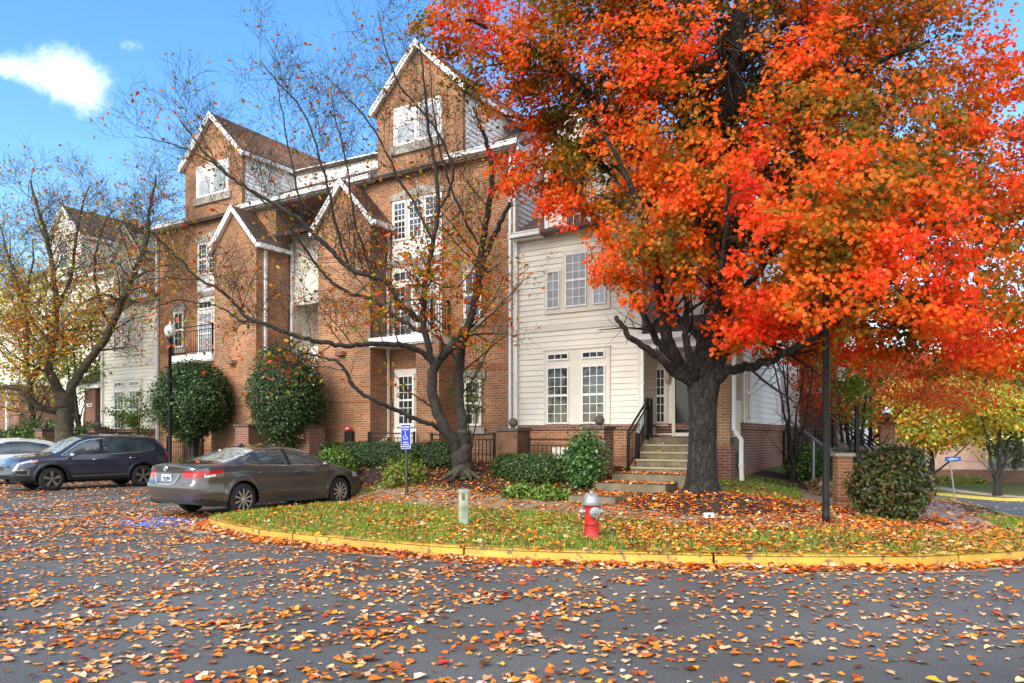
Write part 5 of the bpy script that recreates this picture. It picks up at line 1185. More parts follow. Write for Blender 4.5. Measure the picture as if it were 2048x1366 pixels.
    for s in (1, -1):
        for x, z in S['handles']:
            h = MB(); h.smooth = True; y = surf(x, z); h.tube([(x-.1, s*(y+.004), z), (x-.08, s*(y+.03), z+.004), (x+.07, s*(y+.03), z+.004), (x+.09, s*(y+.004), z)], [.011, .013, .013, .011], 8); h.build('door_handle', S.get('handlem', S['paint']), T)
        mx, mz = S['mirror']; y = surf(mx, mz-.1); m = MB(); m.smooth = True
        m.lathe([(.02, 0), (.075, .02), (.095, .08), (.085, .15), (.03, .19)], (mx, s*(y+.02), mz), 'y', 16)
        vs = [(v[0]*1 , v[1], v[2]) for v in m.v]; m.v = [(mx+(x-mx)*.75, s*(abs(y)+.05)+(yy-s*(y+.02))*s if s > 0 else yy*1, mz+(z-mz)*.8) for x, yy, z in vs] if False else [(mx+(x-mx)*.8, s*(y+.04)+s*abs(yy-s*(y+.02)), mz+(z-mz)*.75) for x, yy, z in vs]
        m.bar((mx+.02, s*(y-.02), mz-.06), (mx+.02, s*(y+.08), mz-.02), .05); m.build('wing_mirror', S.get('mirrorm', S['paint']), T)
    # underside and wheel wells
    u = MB(); u.box(.30, L-.30, -(HW-.27), HW-.27, .24, .62)
    for a in axx:
        for s in (1, -1):
            arc_ = [(a+math.cos(t)*(ar+.0), az+math.sin(t)*(ar+.0)) for t in np.linspace(-.35, math.pi+.35, 16)]
            for p, q in zip(arc_, arc_[1:]): u.quad((p[0], s*(HW-.3), p[1]), (q[0], s*(HW-.3), q[1]), (q[0], s*(HW-.055), q[1]), (p[0], s*(HW-.055), p[1]))
    xs2 = [x for x in np.arange(.2, L-.19, .06)]
    for x0, x1 in zip(xs2, xs2[1:]):
        if all(abs((x0+x1)/2-a) > ar+.03 for a in axx):
            for s in (1, -1): u.quad((x0, s*(HW-.3), .25), (x1, s*(HW-.3), .25), (x1, s*(plan(x1)*.965), float(bottom(x1))+.01), (x0, s*(plan(x0)*.965), float(bottom(x0))+.01))
    u.build('underbody', M_TRIMB, T)
    # wheels
    for a in axx:
        for s in (1, -1):
            w = MB(); w.smooth = True; yc = s*(HW-.115); R_ = S['wr']; rr = S['rim']
            w.lathe([(rr*.98, -.105), (rr+.02, -.108), (R_-.03, -.10), (R_-.006, -.075), (R_, -.03), (R_, .03), (R_-.006, .075), (R_-.03, .10), (rr+.02, .108), (rr*.98, .105)], (a, yc, S['wr']), 'y', 40, cap=False); wh = w.build('tyre', M_TYRE, T)
            r = MB(); yo = yc+s*.085; c = Vector((a, yo, S['wr']))
            r.mi = 0; r.lathe([(rr*.93, -.02), (rr, -.005), (rr*1.01, .012), (rr*.955, .016), (rr*.93, .0), (rr*.93, -.02)] if s > 0 else [(rr*.93, .02), (rr, .005), (rr*1.01, -.012), (rr*.955, -.016), (rr*.93, 0), (rr*.93, .02)], tuple(c), 'y', 40, cap=False)
            r.lathe([(.028, 0), (.035, s*.02), (.02, s*.026), (.0001, s*.027)], tuple(c - Vector((0, s*.005, 0))), 'y', 16)
            for k in range(S['spokes']):
                th = 2*math.pi*k/S['spokes']+.3; d = Vector((math.cos(th), 0, math.sin(th))); n = Vector((-math.sin(th), 0, math.cos(th))); w0, w1 = S['spw']
                for off_ in S['twin']:
                    p0 = c + d*.03 + n*off_*.4; p1 = c + d*rr*.95 + n*off_*rr*1.2; oy = Vector((0, s*.012, 0)); r.prism([p0-n*w0-oy, p0+n*w0-oy, p1+n*w1-oy*.5, p1-n*w1-oy*.5], Vector((0, s*.022, 0)))
            r.mi = 1; r.lathe([(.0001, 0), (rr*.95, 0), (rr*.95, s*.001)], tuple(c - Vector((0, s*.055, 0))), 'y', 32); r.lathe([(.0001, 0), (.15, 0), (.15, s*.012), (.0001, s*.012)], tuple(c-Vector((0, s*.045, 0))), 'y', 24)
            ro = r.build('rim', [S['rimm'], M_TRIMB], wh)
    return T, surf, bump_

def gridx(*a): return a
sedan = dict(L=4.88, HW=.92, axles=(1.06, 3.885), wr=.333, arch=.385, rim=.225, spokes=10, spw=(.012, .021), twin=(0,), rimm=M_RIM,
    sill=(.30, .23, .22, .20, .22, .28), z0=.2, bow=(.10, .22),
    top=[(0, 1.055), (.10, 1.085), (.30, 1.09), (.62, 1.105), (.80, 1.15), (1.55, 1.385), (1.9, 1.43), (2.35, 1.445), (2.75, 1.42), (3.05, 1.345), (3.72, 1.03), (3.85, 1.0), (4.45, .87), (4.72, .76), (4.88, .62)],
    belt=[(0, .96), (.35, 1.02), (1.1, 1.03), (1.5, .985), (2.6, .955), (3.6, .95), (4.1, .87), (4.6, .74), (4.88, .58)],
    plan=[(0, .70), (.03, .76), (.10, .815), (.25, .865), (.6, .905), (1.2, .92), (3.6, .92), (4.2, .90), (4.55, .84), (4.75, .74), (4.84, .65), (4.88, .58)],
    roofw=[(0, .70), (.8, .70), (1.4, .60), (2.0, .585), (2.8, .60), (3.5, .70), (4.88, .7)],
    flank=[.945, .97, 1.0, .985, .99, .985, .94],
    rear=([0, .36, .48, .60, .68, .72, .90, .98, 1.06, 1.2], [0, 0, .05, .07, .06, .015, -.02, .0, .045, 0]), front=([0, .3, .5, .7, 1], [0, .02, .05, .0, 0]),
    paint=paint('bronze_grey_paint', (.105, .092, .088)), seams=[((3.45, .30), (3.52, .94)), ((2.36, .27), (2.42, .955)), ((1.52, .5), (1.36, .72)), ((1.36, .72), (1.38, 1.0)), ((.62, .94), (.95, .70)), ((.30, .68), (.72, .62)), ((3.5, .29), (1.62, .27))],
    handles=[(2.55, .84), (1.52, .865)], mirror=(3.28, 1.0),
    dlo=[(3.42, .975), (2.9, .985), (2.2, .995), (1.5, 1.02), (1.18, 1.05), (1.10, 1.10), (1.16, 1.17), (1.36, 1.26), (1.6, 1.315), (1.95, 1.345), (2.4, 1.345), (2.8, 1.29), (3.1, 1.18), (3.42, .985)])
def dlo_in(P, x, z):
    c = False
    for i in range(len(P)):
        x0, z0 = P[i]; x1, z1 = P[i-1]
        if (z0 > z) != (z1 > z) and x < (x1-x0)*(z-z0)/(z1-z0)+x0: c = not c
    return c
def sedan_cls(x, y, z, reg, zt, zb):
    if reg in ('green', 'side') and dlo_in(sedan['dlo'], x, z):
        return 'pillar' if abs(x-2.36+(z-1)*.12) < .05 else 'glass'
    if reg == 'top':
        if .74 < x < 1.58 and y < .60+.1*(1.58-x): return 'rear'
        if 3.0 < x < 3.70 and y < .66: return 'screen'
    if reg == 'side' and x < .62 and .80 < z < .945 - .03*x and z > .81 + max(0, x-.3)*.33: return 'clear' if (.16 < x < .40 and .82+ .0*x < z < .868) else 'tail'
    if reg == 'side' and x < .9 and z < .40-.1*x: return 'black'
    if reg == 'side' and x > 4.35 and z > .66 and z < .80: return 'head'
    return 'body'
def sedan_cap(rear, y, z):
    if rear:
        if .815 < z < .925 and y > .43 + (.94-z)*.25: return 'tail'
        if z < .37: return 'black'
    else:
        if .34 < z < .56 and y < .62: return 'grille'
    return 'body'
sedan['cls'] = sedan_cls; sedan['cap'] = sedan_cap
h_c = math.atan2(.851, .525); hd = Vector((math.cos(h_c), math.sin(h_c), 0)); rt = Vector((hd.y, -hd.x, 0))
rearw = Vector((-5.56, 15.45, 0)); o_ = rearw - hd*1.06 - rt*(.92-.11)
CAM, surf, bp_ = car(sedan, o_, h_c, 'bronze grey sedan with red tail lights parked nose in beside the end of the lawn')
CAM.scale = (.97, 1, 1)
# rear details: plate, chrome, badge, letters, dark valance
def rx(z): return bp_(0, z) - .10
pl = MB(); pl.box(-.012, 0, -.155, .155, -.078, .078); plo = pl.build('number_plate', mat('plate_white', (.62, .66, .70), .4), CAM); plo.location = (rx(.79)+.005, 0, .79)
RT = (R(90), 0, R(-90)); M_PLT = mat('plate_blue', (.03, .05, .16), .5)
text_mesh('VXG·8830', .092, M_PLT, plo, (-.015, 0, .0), RT, bold=.002, sx=.62)
cm = MB(); pts = [(.30, .875), (.28, .80), (.22, .70), (.17, .675), (-.17, .675), (-.22, .70), (-.28, .80), (-.30, .875)]
cm.tube([(rx(z)-.002, y*1.25, z) for y, z in pts], .009, 6); cm.build('plate_surround', M_CHROME, CAM)
em = MB(); c = Vector((rx(1.0)-.012, 0, .985))
def ring(mb, c, ry, rz, t): mb.tube([c + Vector((0, ry*math.cos(a), rz*math.sin(a))) for a in np.linspace(0, 2*math.pi, 25)], t, 5, cap=False)
ring(em, c, .062, .043, .006); ring(em, c, .024, .042, .005); ring(em, c+Vector((0, 0, .018)), .045, .016, .005); em.build('badge', M_CHROME, CAM)
text_mesh('CAMRY', .045, M_CHROME, CAM, (rx(.915)-.006, 0, .905), RT, bold=.001, sx=2.1)
text_mesh('LE', .04, M_CHROME, CAM, (rx(.70)+.004, -.50, .70), RT, bold=.001)
an = MB(); an.prism([(1.62, -.02, 1.40), (1.85, -.02, 1.42), (1.72, -.02, 1.475)], (0, .04, 0)); an.build('roof_aerial', sedan['paint'], CAM)

suv = dict(sedan); suv.update(L=4.62, HW=.90, axles=(.97, 3.64), wr=.355, arch=.42, rim=.245, spokes=5, spw=(.020, .048), twin=(0,), rimm=M_RIMD,
    sill=(.50, .36, .31, .31, .33, .38), z0=.3, bow=(.09, .20),
    top=[(0, 1.05), (.05, 1.12), (.12, 1.26), (.30, 1.52), (.48, 1.64), (.8, 1.69), (1.6, 1.71), (2.4, 1.70), (2.7, 1.65), (2.95, 1.54), (3.52, 1.16), (3.62, 1.13), (4.2, 1.05), (4.45, .98), (4.56, .88), (4.62, .76)],
    belt=[(0, 1.0), (.3, 1.12), (.8, 1.11), (1.5, 1.05), (2.6, 1.01), (3.5, 1.01), (4.0, .98), (4.4, .88), (4.62, .70)],
    plan=[(0, .70), (.04, .78), (.15, .85), (.5, .885), (1.2, .90), (3.6, .90), (4.1, .88), (4.35, .83), (4.5, .76), (4.58, .69), (4.62, .60)],
    roofw=[(0, .66), (.5, .64), (1.5, .63), (2.6, .64), (3.4, .70), (4.62, .72)], flank=[.95, .97, .985, 1.0, 1.0, .99, .95],
    rear=([0, .4, .55, .7, .8, 1.0, 1.2], [0, 0, .06, .06, .02, 0, 0]), front=([0, .35, .5, .62, .72, .95, 1.2], [0, .03, .06, .05, .0, .02, 0]),
    paint=paint('dark_blue_paint', (.055, .062, .092), .5, .25), handlem=M_CHROME, mirrorm=M_CHROME, handles=[(2.42, .92), (1.32, .95)], mirror=(3.12, 1.07),
    seams=[((3.25, .45), (3.3, 1.0)), ((2.2, .42), (2.24, 1.02)), ((1.42, .7), (1.18, .92)), ((1.18, .92), (1.2, 1.08)), ((3.28, .43), (1.5, .42))],
    dlo=[(3.38, 1.045), (2.6, 1.06), (1.8, 1.085), (1.0, 1.13), (.62, 1.20), (.56, 1.27), (.72, 1.42), (.98, 1.53), (1.5, 1.575), (2.2, 1.57), (2.6, 1.52), (2.85, 1.43), (3.38, 1.06)])
def suv_cls(x, y, z, reg, zt, zb):
    if reg in ('green', 'side') and dlo_in(suv['dlo'], x, z): return 'pillar' if (abs(x-2.22) < .055) else 'glass'
    if reg == 'top':
        if .08 < x < .46 and y < .6: return 'rear'
        if 2.76 < x < 3.50 and y < .68: return 'screen'
    if reg == 'side':
        if x < .24 and .96 < z < 1.10: return 'tail'
        if x > 4.02 and .80 + (4.62-x)*.14 < z < .93 + (x-4.1)*.02: return 'amber' if x < 4.16 and z < .90 else 'head'
        if x > 4.22 and .50 < z < .66 and x < 4.5: return 'fog' if (z > .625 or x < 4.27 or z < .525) else 'black'
        for a in suv['axles']:
            if math.hypot(x-a, z-.355) < .49: return 'black'
        if z < .50 and .9 < x < 3.9: return 'fog' if .40 < z < .435 and 1.5 < x < 3.1 else 'black'
        if z < .46: return 'black'
    return 'body'
def suv_cap(rear, y, z):
    if rear: return 'tail' if .96 < z < 1.1 and y > .35 else 'black' if z < .6 else 'body'
    if .62 < z < .86 and y < .42: return 'grille'
    if z < .50: return 'black'
    return 'body'
suv['cls'] = suv_cls; suv['cap'] = suv_cap
hs = math.atan2(-.766, -.643); hv = Vector((math.cos(hs), math.sin(hs), 0)); lf = Vector((-hv.y, hv.x, 0))
fw = Vector((-13.80, 22.45, 0)); o2 = fw - hv*3.64 - lf*(.90-.11)
SUV, s2, b2 = car(suv, o2, hs, 'dark blue sport utility vehicle with roof rails and bronze wheels at the left')
for s in (1, -1):
    rl = MB(); rl.smooth = True; rl.tube([(.62, s*.60, 1.66), (.75, s*.60, 1.735), (1.3, s*.60, 1.76), (2.2, s*.60, 1.755), (2.55, s*.605, 1.70), (2.66, s*.61, 1.64)], [.018]*6, 8); rl.build('roof_rail', M_TRIMB, SUV)
gr = MB()
for k in range(5): gr.tube([(4.62+.20-.10*(y/.42)**2+.02, y, .65+.045*k) for y in np.linspace(-.40, .40, 9)], .006, 4)
gr.tube([(4.62+.21-.12*(y/.44)**2, y, z) for y, z in [(-.44, .84), (-.42, .66), (-.3, .625), (.3, .625), (.42, .66), (.44, .84), (.3, .875), (-.3, .875), (-.44, .84)]], .014, 6); gr.build('grille_trim', M_CHROME, SUV)
cross = dict(suv); cross.update(paint=paint('white_paint_car', (.66, .67, .70), .2, .3), L=4.5, seams=suv['seams'], rimm=M_RIM)
cross['top'] = [(0, 1.0), (.10, 1.10), (.45, 1.25), (.9, 1.42), (1.4, 1.54), (2.1, 1.60), (2.6, 1.57), (2.95, 1.46), (3.5, 1.12), (3.62, 1.08), (4.2, .98), (4.4, .9), (4.5, .70)]
cross['belt'] = [(0, .96), (.6, 1.05), (1.5, 1.02), (3.5, .98), (4.2, .88), (4.5, .66)]
cross['dlo'] = [(3.35, 1.02), (2.5, 1.04), (1.5, 1.08), (.95, 1.14), (1.0, 1.22), (1.35, 1.36), (1.9, 1.46), (2.4, 1.46), (2.75, 1.38), (3.35, 1.03)]
cross['plan'] = [(x*4.5/4.62, y) for x, y in suv['plan']]
def cr_cls(x, y, z, reg, zt, zb):
    if reg in ('green', 'side') and dlo_in(cross['dlo'], x, z): return 'glass'
    return suv_cls(x, y, z, reg, zt, zb) if not (reg in ('green', 'side') and dlo_in(suv['dlo'], x, z)) and z < 1.0 else 'screen' if reg == 'top' and 2.9 < x < 3.5 and y < .6 else 'body'
cross['cls'] = cr_cls
CR, _, _ = car(cross, Vector((-15.75, 27.6, 0)), hs-.12, 'white rounded car half out of view at the left edge behind the blue one')

# leaves lying on the bodywork
def carleaves(T, S, n, x0, x1, label, sd):
    r = np.random.default_rng(sd); M = T.matrix_world if False else Matrix.Translation(T.location) @ Matrix.Rotation(T.rotation_euler.z, 4, 'Z'); P = []
    tx, tz = smooth_interp(S['top'], 500, 15)
    for k in range(n):
        x = r.uniform(x0, x1); y = r.uniform(-.52, .52); z = float(np.interp(x, tx, tz)) - .03*(y/.55)**2 + .014; P.append(M @ Vector((x, y, z)))
    P = np.array([tuple(p) for p in P]); o = leaves('fallen_leaves', P, r.uniform(.05, .09, n), CURL, rotmats(n, .25, r=r), palette(LIT, [5, 3, 3, 2, 1, 2, 2, 1, .5], n, .15, r), M_GLEAF, curl=.6)
    tag(o, label, 'fallen leaves', None, 'stuff')
carleaves(CAM, sedan, 34, 1.7, 2.8, 'small leaves stuck on the roof of the grey sedan', 1)
carleaves(CAM, sedan, 14, .1, 1.5, 'leaves on the boot and rear window of the grey sedan', 2)
carleaves(SUV, suv, 40, 3.3, 4.4, 'leaves scattered over the bonnet of the blue vehicle', 3)
carleaves(SUV, suv, 16, .8, 2.6, 'leaves lying on the roof of the blue vehicle', 4)
# ------------------------------------------------------------ street furniture
def lamp(x, y, z, h, label, gr=.17, bs=1.0):
    T = empty('lamp_post', (x, y, z), 0, label, 'street lamp', 'black posts with clear globe lanterns')
    p = MB(); p.smooth = True; p.lathe([(.11*bs, -.1), (.11*bs, .25), (.085*bs, .32), (.06, .4), (.055, .5), (.05, h-.55), (.07, h-.53), (.05, h-.5), (.045, h-.35), (.085, h-.32), (.09, h-.24), (.06, h-.22)], (0, 0, 0), 'z', 14); p.build('post', M_IRON, T)
    g = MB(); g.smooth = True; g.lathe([(.075, 0), (.13, .05), (gr, .15), (gr*.97, .24), (.12, .34), (.07, .38)], (0, 0, h-.24), 'z', 20); g.build('globe', MATS.get('globe_glass') or mat('globe_glass', (.62, .62, .58), .12, spec=.8, noise_=.3, nscale=14), T)
    c = MB(); c.smooth = True; c.lathe([(.08, 0), (.05, .03), (.015, .06), (.02, .09), (.001, .12)], (0, 0, h+.13), 'z', 12); c.build('finial', M_ALU, T)
lamp(at(340, 900, 23.2).x, 23.2, .25, 4.7, 'black lamp post with clear globe beside the left clipped round tree')
lamp(at(1652, 1000, 12.5).x, 12.5, .08, 4.75, 'thick black lamp post standing in leaves near the kerb at right', bs=.58)
lamp(at(1773, 800, 34).x, 34, -1.9, 4.7, 'distant lamp globe above the ball topped brick pillar at right')

# hydrant
def hydrant():
    x, y = 1.155, 10.9; T = empty('fire_hydrant', (x, y, lz(x, y)-.02), R(-12), 'red fire hydrant with silver cap on the lawn behind the yellow kerb', 'fire hydrant')
    mr = mat('hydrant_red', (.50, .012, .010), .35, coat=.4, noise_=.35, nscale=6); ms = mat('hydrant_silver', (.36, .37, .37), .4, .5, noise_=.15, nscale=12, bump=.15, bscale=40)
    b = MB(); b.smooth = 'auto'; b.lathe([(.16, 0), (.16, .03), (.115, .035), (.108, .07), (.105, .21), (.122, .215), (.122, .235), (.102, .24), (.100, .45), (.105, .5)], (0, 0, 0), 'z', 28); b.build('barrel', mr, T)
    bt = MB()
    for k in range(6): a = k*math.pi/3; bt.lathe([(.013, 0), (.013, .02), (.001, .022)], (.138*math.cos(a), .138*math.sin(a), .03), 'z', 6)
    bt.build('base_bolts', ms, T)
    c = MB(); c.smooth = 'auto'; c.lathe([(.10, .5), (.142, .503), (.145, .52), (.118, .53), (.105, .545), (.100, .59), (.082, .635), (.055, .662), (.028, .675), (.026, .69), (.018, .695), (.018, .715), (.001, .717)], (0, 0, 0), 'z', 28)
    for k in range(8):
        a = k*math.pi/4; c.tube([(.107*math.cos(a), .107*math.sin(a), .54), (.103*math.cos(a), .103*math.sin(a), .59), (.084*math.cos(a), .084*math.sin(a), .638), (.05*math.cos(a), .05*math.sin(a), .668)], .006, 5)
    c.build('bonnet', ms, T)
    def noz(dx, dy, r, l, name):
        n = MB(); n.smooth = 'auto'; n.lathe([(r*.75, 0), (r*.75, l*.35), (r, l*.36), (r*1.02, l*.5), (r, l*.8), (r*.85, l*.86), (r*.4, l*.9), (r*.3, l*1.08), (.001, l*1.09)], (0, 0, 0), 'z', 20)
        o = n.build(name, ms, T); o.rotation_euler = Vector((dx, dy, 0)).to_track_quat('Z', 'Y').to_euler(); o.location = (dx*.085, dy*.085, .405); return o
    noz(.42, -.9, .078, .10, 'pumper_cap'); noz(-1, -.12, .052, .09, 'hose_cap'); noz(1, .2, .052, .09, 'hose_cap')
    ch = MB(); ch.smooth = True; ch.tube([(.10, -.17, .36), (.085, -.165, .29), (.04, -.12, .245), (-.03, -.105, .24)], .004, 5); ch.tube([(-.17, -.02, .37), (-.18, -.03, .31), (-.14, -.05, .30)], .004, 5); ch.tube([(.17, .02, .37), (.185, .0, .31), (.15, -.03, .30)], .004, 5); ch.build('chain', ms, T)
hydrant()
# utility pedestal
x, y = at(927, 1000, 12.8).x, 12.8; T = empty('utility_post', (x, y, lz(x, y)), R(18), 'pale green plastic utility post with brown stain on the lawn', 'utility post')
m_ = mat('pale_green_plastic', (.40, .47, .38), .5, noise_=.15, nscale=5, stain=(.22, .24, .15))
b = MB(); b.smooth = 'auto'; pr = [(math.copysign(abs(math.cos(a))**.5, math.cos(a))*.082, math.copysign(abs(math.sin(a))**.5, math.sin(a))*.07) for a in np.linspace(0, 2*math.pi, 25)[:-1]]
b.prism([(p[0], p[1], -.05) for p in pr], (0, 0, .61)); b.build('post_body', m_, T)
b = MB(); b.smooth = 'auto'; b.prism([(p[0]*1.1, p[1]*1.1, .54) for p in pr], (0, 0, .06)); b.build('post_cap', m_, T)
b = MB(); b.box(-.05, .005, -.0745, -.068, .42, .53); b.build('label_patch', mat('rusty_label', (.17, .12, .04), .8, noise_=.5, nscale=30), T)
# low light on a stake
x, y = at(1418, 1000, 11.5).x, 11.5; T = empty('garden_light', (x, y, lz(x, y)), R(4), 'small white box light on a thin stake in front of the leaf mound', 'garden light')
b = MB(); b.box(-.075, .075, -.02, .03, .215, .285); b.build('light_box', M_WHITE, T); b = MB(); b.tube([(0, 0, -.05), (.003, 0, .22)], .005, 6); b.build('stake', M_IRON, T)
b = MB(); b.box(-.02, .015, -.03, -.021, .225, .258); b.build('bracket', M_IRON, T)
# accessible parking sign
def psign():
    x, y = at(812, 985, 16.9).x, 16.9; T = empty('parking_sign', (x, y, lz(x, y)), R(-24), 'blue accessible parking permit sign on a dark green post', 'road sign'); z0 = lz(x, y)
    p = MB(); p.box(-.03, .03, 0, .012, -.1, 1.62-z0+.2); p.box(-.03, -.018, .012, .035, -.1, 1.45); p.box(.018, .03, .012, .035, -.1, 1.45); po = p.build('post', mat('dark_green_steel', (.03, .045, .035), .6, noise_=.3, nscale=20), T)
    h = .55; w = .255; c = 1.06 + h/2; 
    def rr(w, h, r, y, d, mat_, nm, par):
        P = []
        for cx, cz, a0 in ((w/2-r, h/2-r, 0), (-w/2+r, h/2-r, 90), (-w/2+r, -h/2+r, 180), (w/2-r, -h/2+r, 270)):
            for k in range(5): a = R(a0+k*22.5); P.append((cx+r*math.cos(a), y, c+cz+r*math.sin(a)))
        b = MB(); b.prism(P, (0, d, 0)); return b.build(nm, mat_, par)
    s = rr(w, h, .02, -.010, .006, M_WHITE, 'sign_panel', T); mb_ = mat('sign_blue', (.008, .03, .50), .35); rr(w-.018, h-.018, .014, -.0125, .0024, mb_, 'blue_field', s)
    def tx(t, z, sz, sx): text_mesh(t, sz, M_WHITE, s, (0, -.015, c+z), (R(90), 0, 0), ext=.0006, bold=.0012, sx=sx)
    tx('DMV PERMIT', .215, .046, .80); tx('REQUIRED', .160, .044, .80); tx('PENALTY', -.130, .036, .85); tx('$100-500 FINE', -.178, .034, .78); tx('TOW-AWAY ZONE', -.226, .034, .74)
    g = MB(); yy = -.0145
    def st(p, q, w): 
        p = Vector((p[0], yy, c+p[1])); q = Vector((q[0], yy, c+q[1])); g.bar(p, q, .0012, w) if abs(q.z-p.z) < 1e-6 else g.bar(p, q, w, .0012)
    ar = [(-.012+.046*math.cos(R(d)), -.018+.046*math.sin(R(d))) for d in range(120, 390, 18)]
    g.tube([(a, yy, c+b_) for a, b_ in ar], .0065, 4); g.tube([(-.008, yy, c+.085), (-.004, yy, c+.0), (.034, yy, c+.0), (.052, yy, c-.055), (.07, yy, c-.048)], .0068, 4); g.tube([(-.006, yy, c+.042), (.026, yy, c+.042)], .005, 4); g.lathe([(.013, 0), (.013, .002)], (-.010, yy, c+.105), 'y', 12)
    g.build('wheelchair_symbol', M_WHITE, s)
psign()
# red signs on the brick
def redsign(x, y, rz, z, w, h, txt, label, tilt=0):
    T = empty('security_sign', (x, y, z), rz, label, 'sign'); T.rotation_euler = (R(tilt), 0, rz); b = MB(); b.box(-w/2, w/2, -.012, 0, -h/2, h/2); s = b.build('sign_panel', mat('sign_red', (.55, .015, .02), .45), T); text_mesh(txt, h*.72, M_WHITE, T, (0, -.015, 0), (R(90), 0, 0), bold=.003)
# pedestals with stone balls
def pedestal(a, b, w, d, ztop, label, zg=.45, m=None, ball=.115, rot=TH, xy=None, cap=M_DARKST, r_=(0, 0)):
    p = W(a, b) if xy is None else Vector((*xy, 0)); T = empty('brick_pedestal', (p.x, p.y, zg), rot, label, 'brick pillar', 'brick pillars topped with stone balls')
    h = ztop-zg; b_ = MB(); b_.box(-w/2, w/2, -d/2, d/2, -.3, h-.07); b_.mi = 1; b_.box(-w/2-.012, w/2+.012, -d/2-.012, d/2+.012, .32, .36); b_.build('pillar', [m or M_BRICK2, M_SOLDIER], T)
    c = MB(); c.box(-w/2-.04, w/2+.04, -d/2-.04, d/2+.04, h-.07, h); c.build('cap', cap, T)
    if ball: s = MB(); s.smooth = True; s.lathe([(.07, 0), (.06, .02), (.04, .03)], (r_[0], r_[1], h), 'z', 16); s.ball((r_[0], r_[1], h+.02+ball), ball, 20); s.build('stone_ball', M_DARKST, T)
pedestal(-2.72, -1.55, .60, .62, 1.83, 'wide stained pillar left of the dark green hedge, its ball against the downspouts', m=mat('stained_brown_brick', (.13, .065, .035), .9, noise_=.45, nscale=5, bump=.3))
pedestal(-.42, -1.52, .46, .55, 1.86, 'pillar behind the tall nandina shrub, its ball in front of the right window', m=M_BRICK2)
pedestal(-9.5, -1.75, .60, .62, 1.95, 'shaded pillar carrying the small red sign beside the second round tree', ball=0)
pedestal(-11.9, -1.9, .60, .62, 2.0, 'dark pillar hidden between the two clipped round trees', ball=0)
pedestal(-21.0, -1.4, .5, .5, 1.95, 'dark ball topped pillar under the small green tree at left', m=M_BRICK2)
pedestal(-24.1, -1.7, .5, .5, 1.95, 'pale ball topped pillar seen just above the blue vehicle roof', m=M_BRICK2)
pedestal(0, 0, .31, .31, 1.28, 'slim orange brick pillar at the corner of the garden path', zg=-.02, m=M_BRICK, ball=.10, rot=R(-8), xy=(6.88, 15.6), cap=M_CONC)
pedestal(0, 0, .42, .42, 2.1, 'farther brick pillar in front of the small orange maple', zg=-.4, m=M_BRICK, ball=.14, rot=R(-20), xy=(11.9, 23.8))
p = W(-9.5, -2.075); redsign(p.x, p.y, TH, 1.62, .26, .24, 'DC', 'small red sign with white letters DC on the shaded pillar')
p = W(-8.75, -1.0); redsign(p.x, p.y, TH, 1.86, .26, .12, 'DC', 'tilted red sign above a black meter box on the brick bay', -35)
T = empty('meter_box', W(-8.72, -.89, 0), TH, 'black meter box on the brick bay under the tilted red sign', 'meter box'); b = MB(); b.box(-.14, .14, -.12, 0, 1.45, 1.78); b.build('box', M_TRIMB, T); b = MB(); b.tube([(0, -.05, .5), (0, -.05, 1.46)], .025, 8); b.build('conduit', M_TRIMB, T)
# iron fences
def fence(pts, h, label, grp='black iron fences along the building'):
    T = empty('iron_fence', W(*pts[0]), TH, label, 'fence', grp); q = [((p[0]-pts[0][0]), (p[1]-pts[0][1]), (p[2]-pts[0][2])) for p in pts]
    mb = MB(); pk = MB(); up = Vector((0, 0, 1))
    for a, b in zip(q, q[1:]):
        a = Vector(a); b = Vector(b); mb.bar(a+up*h, b+up*h, .045, .035); mb.bar(a+up*(h-.13), b+up*(h-.13), .03, .025); mb.bar(a+up*.08, b+up*.08, .03, .025); n = max(1, int((b-a).length/.115))
        for i in range(1, n): c = a.lerp(b, i/n); pk.bar(c+up*.08, c+up*(h-.13), .017)
    mb.build('rail', M_IRON, T); pk.build('pickets', M_IRON, T)
    seen = []
    for a, b in zip(q, q[1:]):
        n = max(1, round((Vector(b)-Vector(a)).length/1.3))
        for i in range(n+1):
            c = Vector(a).lerp(Vector(b), i/n)
            if all((c-s).length > .05 for s in seen): seen.append(c); m2 = MB(); m2.bar(c-up*.1, c+up*(h+.05), .055); m2.build('post', M_IRON, T)
fence([(-7.95, -.95, .72), (-6.3, -.95, .72)], 1.0, 'black iron fence behind the parking sign between brick bay and pier')
fence([(-5.5, -1.2, .68), (-3.5, -1.2, .68)], 1.0, 'black iron fence behind the cherry trunk')
fence([(-2.3, -1.5, .55), (-.7, -1.5, .55)], 1.0, 'black iron fence between the two ball topped pillars')
fence([(-16.9, -1.3, .6), (-15.0, -1.3, .6)], 1.0, 'black iron fence behind the left clipped round tree')
fence([(2.2, 5.6, .75), (2.9, 6.6, .75), (3.0, 7.7, .75)], 1.1, 'black iron fence by the right side wall near the thin trees')
T = empty('basement_panel', W(-1.6, -.6, .35), TH, 'pale panel behind the iron fence under the cream house windows', 'panel'); b = MB(); b.box(-.55, .75, -.0, .05, 0, 1.0); b.build('panel', M_TRIM, T)
